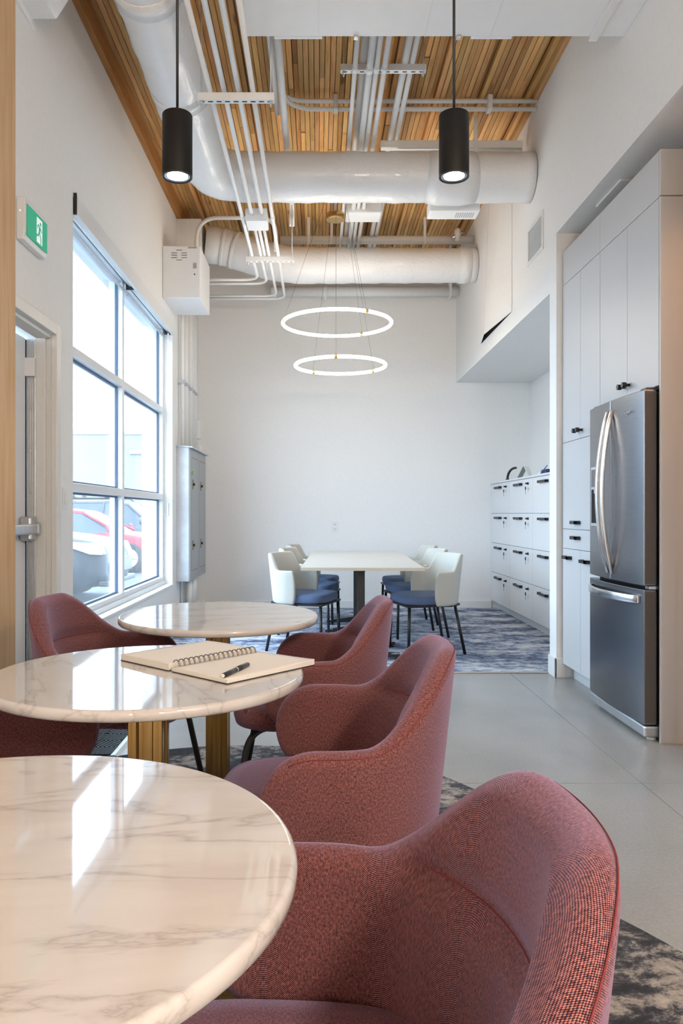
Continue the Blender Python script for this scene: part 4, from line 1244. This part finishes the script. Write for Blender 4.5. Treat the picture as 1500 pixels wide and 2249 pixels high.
# cross pipes
for k, (z, y) in enumerate(((4.215, 5.72), (4.165, 5.74))):
    conduit('cross_pipe', [(-.30 + .05 * k, 4.9 + .0 * k, z), (-.30 + .05 * k, y, z), (XR - .004, y, z)], .0165, ('upper' if k == 0 else 'lower') + ' of two thin cross pipes under the planks', 'paired cross pipes', bend=.25)
for x in (.13, 1.28):
    tag(box('pipe_clamp', 'conduit', x - .016, x + .016, 5.68, 5.765, 4.14, 4.248, None, .003), ('left' if x < 1 else 'right') + ' clamp holding the two thin cross pipes', 'clamp', 'clamps on the thin cross pipes')
us = empty('support_rail', (1.06, 6.02, 4.00), 0, 'beige support rail behind the right pendant, above the duct', 'bracket')
box('rail', 'conduit', -.57, .545, -.03, .03, 0, .055, us, .003)
MB().cyl((-.45, -.0, -.03), (.545, 0, -.015), .014, 10).build('pipe', 'conduit', us)
box('hanger', 'conduit', .155, .185, -.035, -.03, -.1, .25, us)
sm_ = empty('sprinkler_main', (0, 8.08, 4.02), 0, 'sprinkler main crossing under the planks behind the rear duct', 'pipe')
MB().cyl((-.40, 0, 0), (XR - .004, 0, 0), .043, 20).build('pipe', 'conduit', sm_)
for x in (-.10, .14, 1.12): box('hanger', 'conduit', x - .014, x + .014, -.05, -.044, -.06, .225, sm_)
vh = MB().lathe([(.02, -.07), (.03, -.06), (.022, -.03), (.035, 0), (.03, .05), (.018, .07)], 14, (1.46, -.06, .03)).build('sprinkler_head', 'plastic', sm_)
MB().tube([(1.40, -.06, .0), (1.52, -.06, .06)], .018, 10).build('valve', 'chrome', sm_)
bp = empty('back_pipe', (0, 8.92, 3.72), 0, 'fat white pipe running along the top of the back wall', 'pipe')
MB().cyl((-.52, 0, 0), (XR - .004, 0, 0), .058, 24).build('pipe', 'conduit', bp)
for x in (-.52, .08): MB().tube([(x - .03, 0, 0), (x + .03, 0, 0)], .066, 24).build('coupling', 'conduit', bp)
MB().cyl((.08, 0, -.03), (.08, 0, -.10), .016, 12).build('sprinkler_head', 'conduit', bp)
box('end_bracket', 'conduit', 1.52, 1.545, -.07, .07, -.07, .52, bp)

# ------------------------------------------------------------------ pendants
def pendant(x, top, label):
    p = empty('pendant_lamp', (x, 3.05, 2.47), 0, label, 'lamp', 'black cylinder pendants')
    r = .0595
    MB().lathe([(r - .004, .012), (r - .0008, 0), (r, .002), (r, .246), (r - .002, .249), (.004, .249)], 40).build('shade', 'black_matte', p)
    rim = MB().lathe([(r - .006, .0055), (r - .005, .0005), (r - .002, -.0012), (r + .0004, .001), (r + .0004, .006)], 40).build('rim', 'black', p)
    MB().lathe([(.044, .006), (.050, .002), (.052, .010)], 32).build('reflector', 'chrome', p)
    MB().lathe([(.001, .004), (.041, .004), (.042, .007)], 32).build('lens', 'spot', p)
    MB().cyl((0, 0, .249), (0, 0, top - 2.47), .0055, 10).build('cord', 'black', p)
    MB().lathe([(.05, top - 2.47 - .02), (.05, top - 2.47)], 24).build('canopy', 'black', p)
    s = lamp('pendant_light', 'SPOT', (0, 0, -.006), (0, 0, 0), 9, (1, .86, .68), spot_size=R(95), spot_blend=.6, shadow_soft_size=.04)
    s.parent = p
    return p
pendant(-.562, ZC, 'black cylinder pendant lamp on the left')
pendant(.541, 3.688, 'black cylinder pendant lamp on the right')

# ------------------------------------------------------------------ ring chandelier
cl = empty('ring_chandelier', (.15, 6.8, 2.82), 0, 'two glowing ring lights hung one above the other over the long table', 'lamp')
def ring(cx, z, r, clips, name):
    n = 96
    o = MB().tube([(cx + r * math.cos(2 * PI * k / n), r * math.sin(2 * PI * k / n), z) for k in range(n)], .0145, 12, close=True).build(name, 'ring', cl)
    out = []
    for a in clips:
        a = R(a); u = Vector((math.cos(a), math.sin(a), 0)); tdir = Vector((-math.sin(a), math.cos(a), 0))
        c = Vector((cx, 0, z)) + u * r
        MB().tube([c - tdir * .014, c + tdir * .014], .0175, 14).build('clip', 'brass_hw', o)
        out.append(c + Vector((0, 0, .015)))
    return out
top_pt = Vector((.03, 0, ZC - 2.82 - .005))
for q in ring(.017, 0, .481, (196, -61, 59), 'upper_ring'): MB().tube([q, top_pt], .0011, 6).build('cable', 'black', cl)
lw = ring(.047, -.375, .40, (-97, 128, 38), 'lower_ring')
for q in lw[1:]: MB().tube([q, top_pt], .0011, 6).build('cable', 'black', cl)
MB().tube([lw[0], (lw[0].x, lw[0].y, .89)], .0013, 6).build('power_cable', 'black', cl)
MB().lathe([(.078, 0), (.081, .004), (.081, .05), (.074, .056), (.012, .058)], 32, (0.0, -.1, .88)).build('canopy', 'brass', cl)
MB().cyl((0.0, -.1, .938), (0.0, -.1, ZC - 2.82), .011, 12).build('stem', 'conduit', cl)

# ------------------------------------------------------------------ recessed kitchen downlights and lamps behind the camera
for k, (x, y) in enumerate(((2.35, 2.6), (2.35, .8), (2.75, -1.2))):
    d = empty('downlight', (x, y, 3.06), 0, 'recessed kitchen downlight outside the view to the right, %s' % ['near the cabinets', 'beside the camera', 'behind the camera'][k], 'lamp', 'kitchen downlights')
    MB().lathe([(.06, -.004), (.085, -.006), (.085, 0)], 28).build('trim_ring', 'trim', d)
    MB().lathe([(.001, -.003), (.06, -.003), (.06, -.001)], 28).build('lens', 'downlight', d)
    s = lamp('downlight_light', 'SPOT', (0, 0, -.012), (0, 0, 0), 40, (1, .52, .24), spot_size=R(150), spot_blend=.5, shadow_soft_size=.06); s.parent = d
for k, (x, y) in enumerate(((1.15, -.5), (1.15, -2.2), (-.3, -3.2))):
    d = empty('ceiling_lamp', (x, y, 2.3), 0, 'pendant globe lamp behind the camera, %s' % ['nearest', 'in the middle', 'farthest back'][k], 'lamp', 'globe lamps behind the camera')
    g = MB().lathe([(.02, .10), (.07, .07), (.10, 0), (.07, -.07), (.02, -.10)], 24).build('globe', emit('globe_glass', (1, .76, .52), 2.5), d)
    MB().cyl((0, 0, .10), (0, 0, ZC - 2.3), .006, 8).build('stem', 'black', d)
    s = lamp('ceiling_lamp_light', 'POINT', (0, 0, -.14), (0, 0, 0), (74, 60, 26)[k], (1, .86, .73), shadow_soft_size=.10); s.parent = d
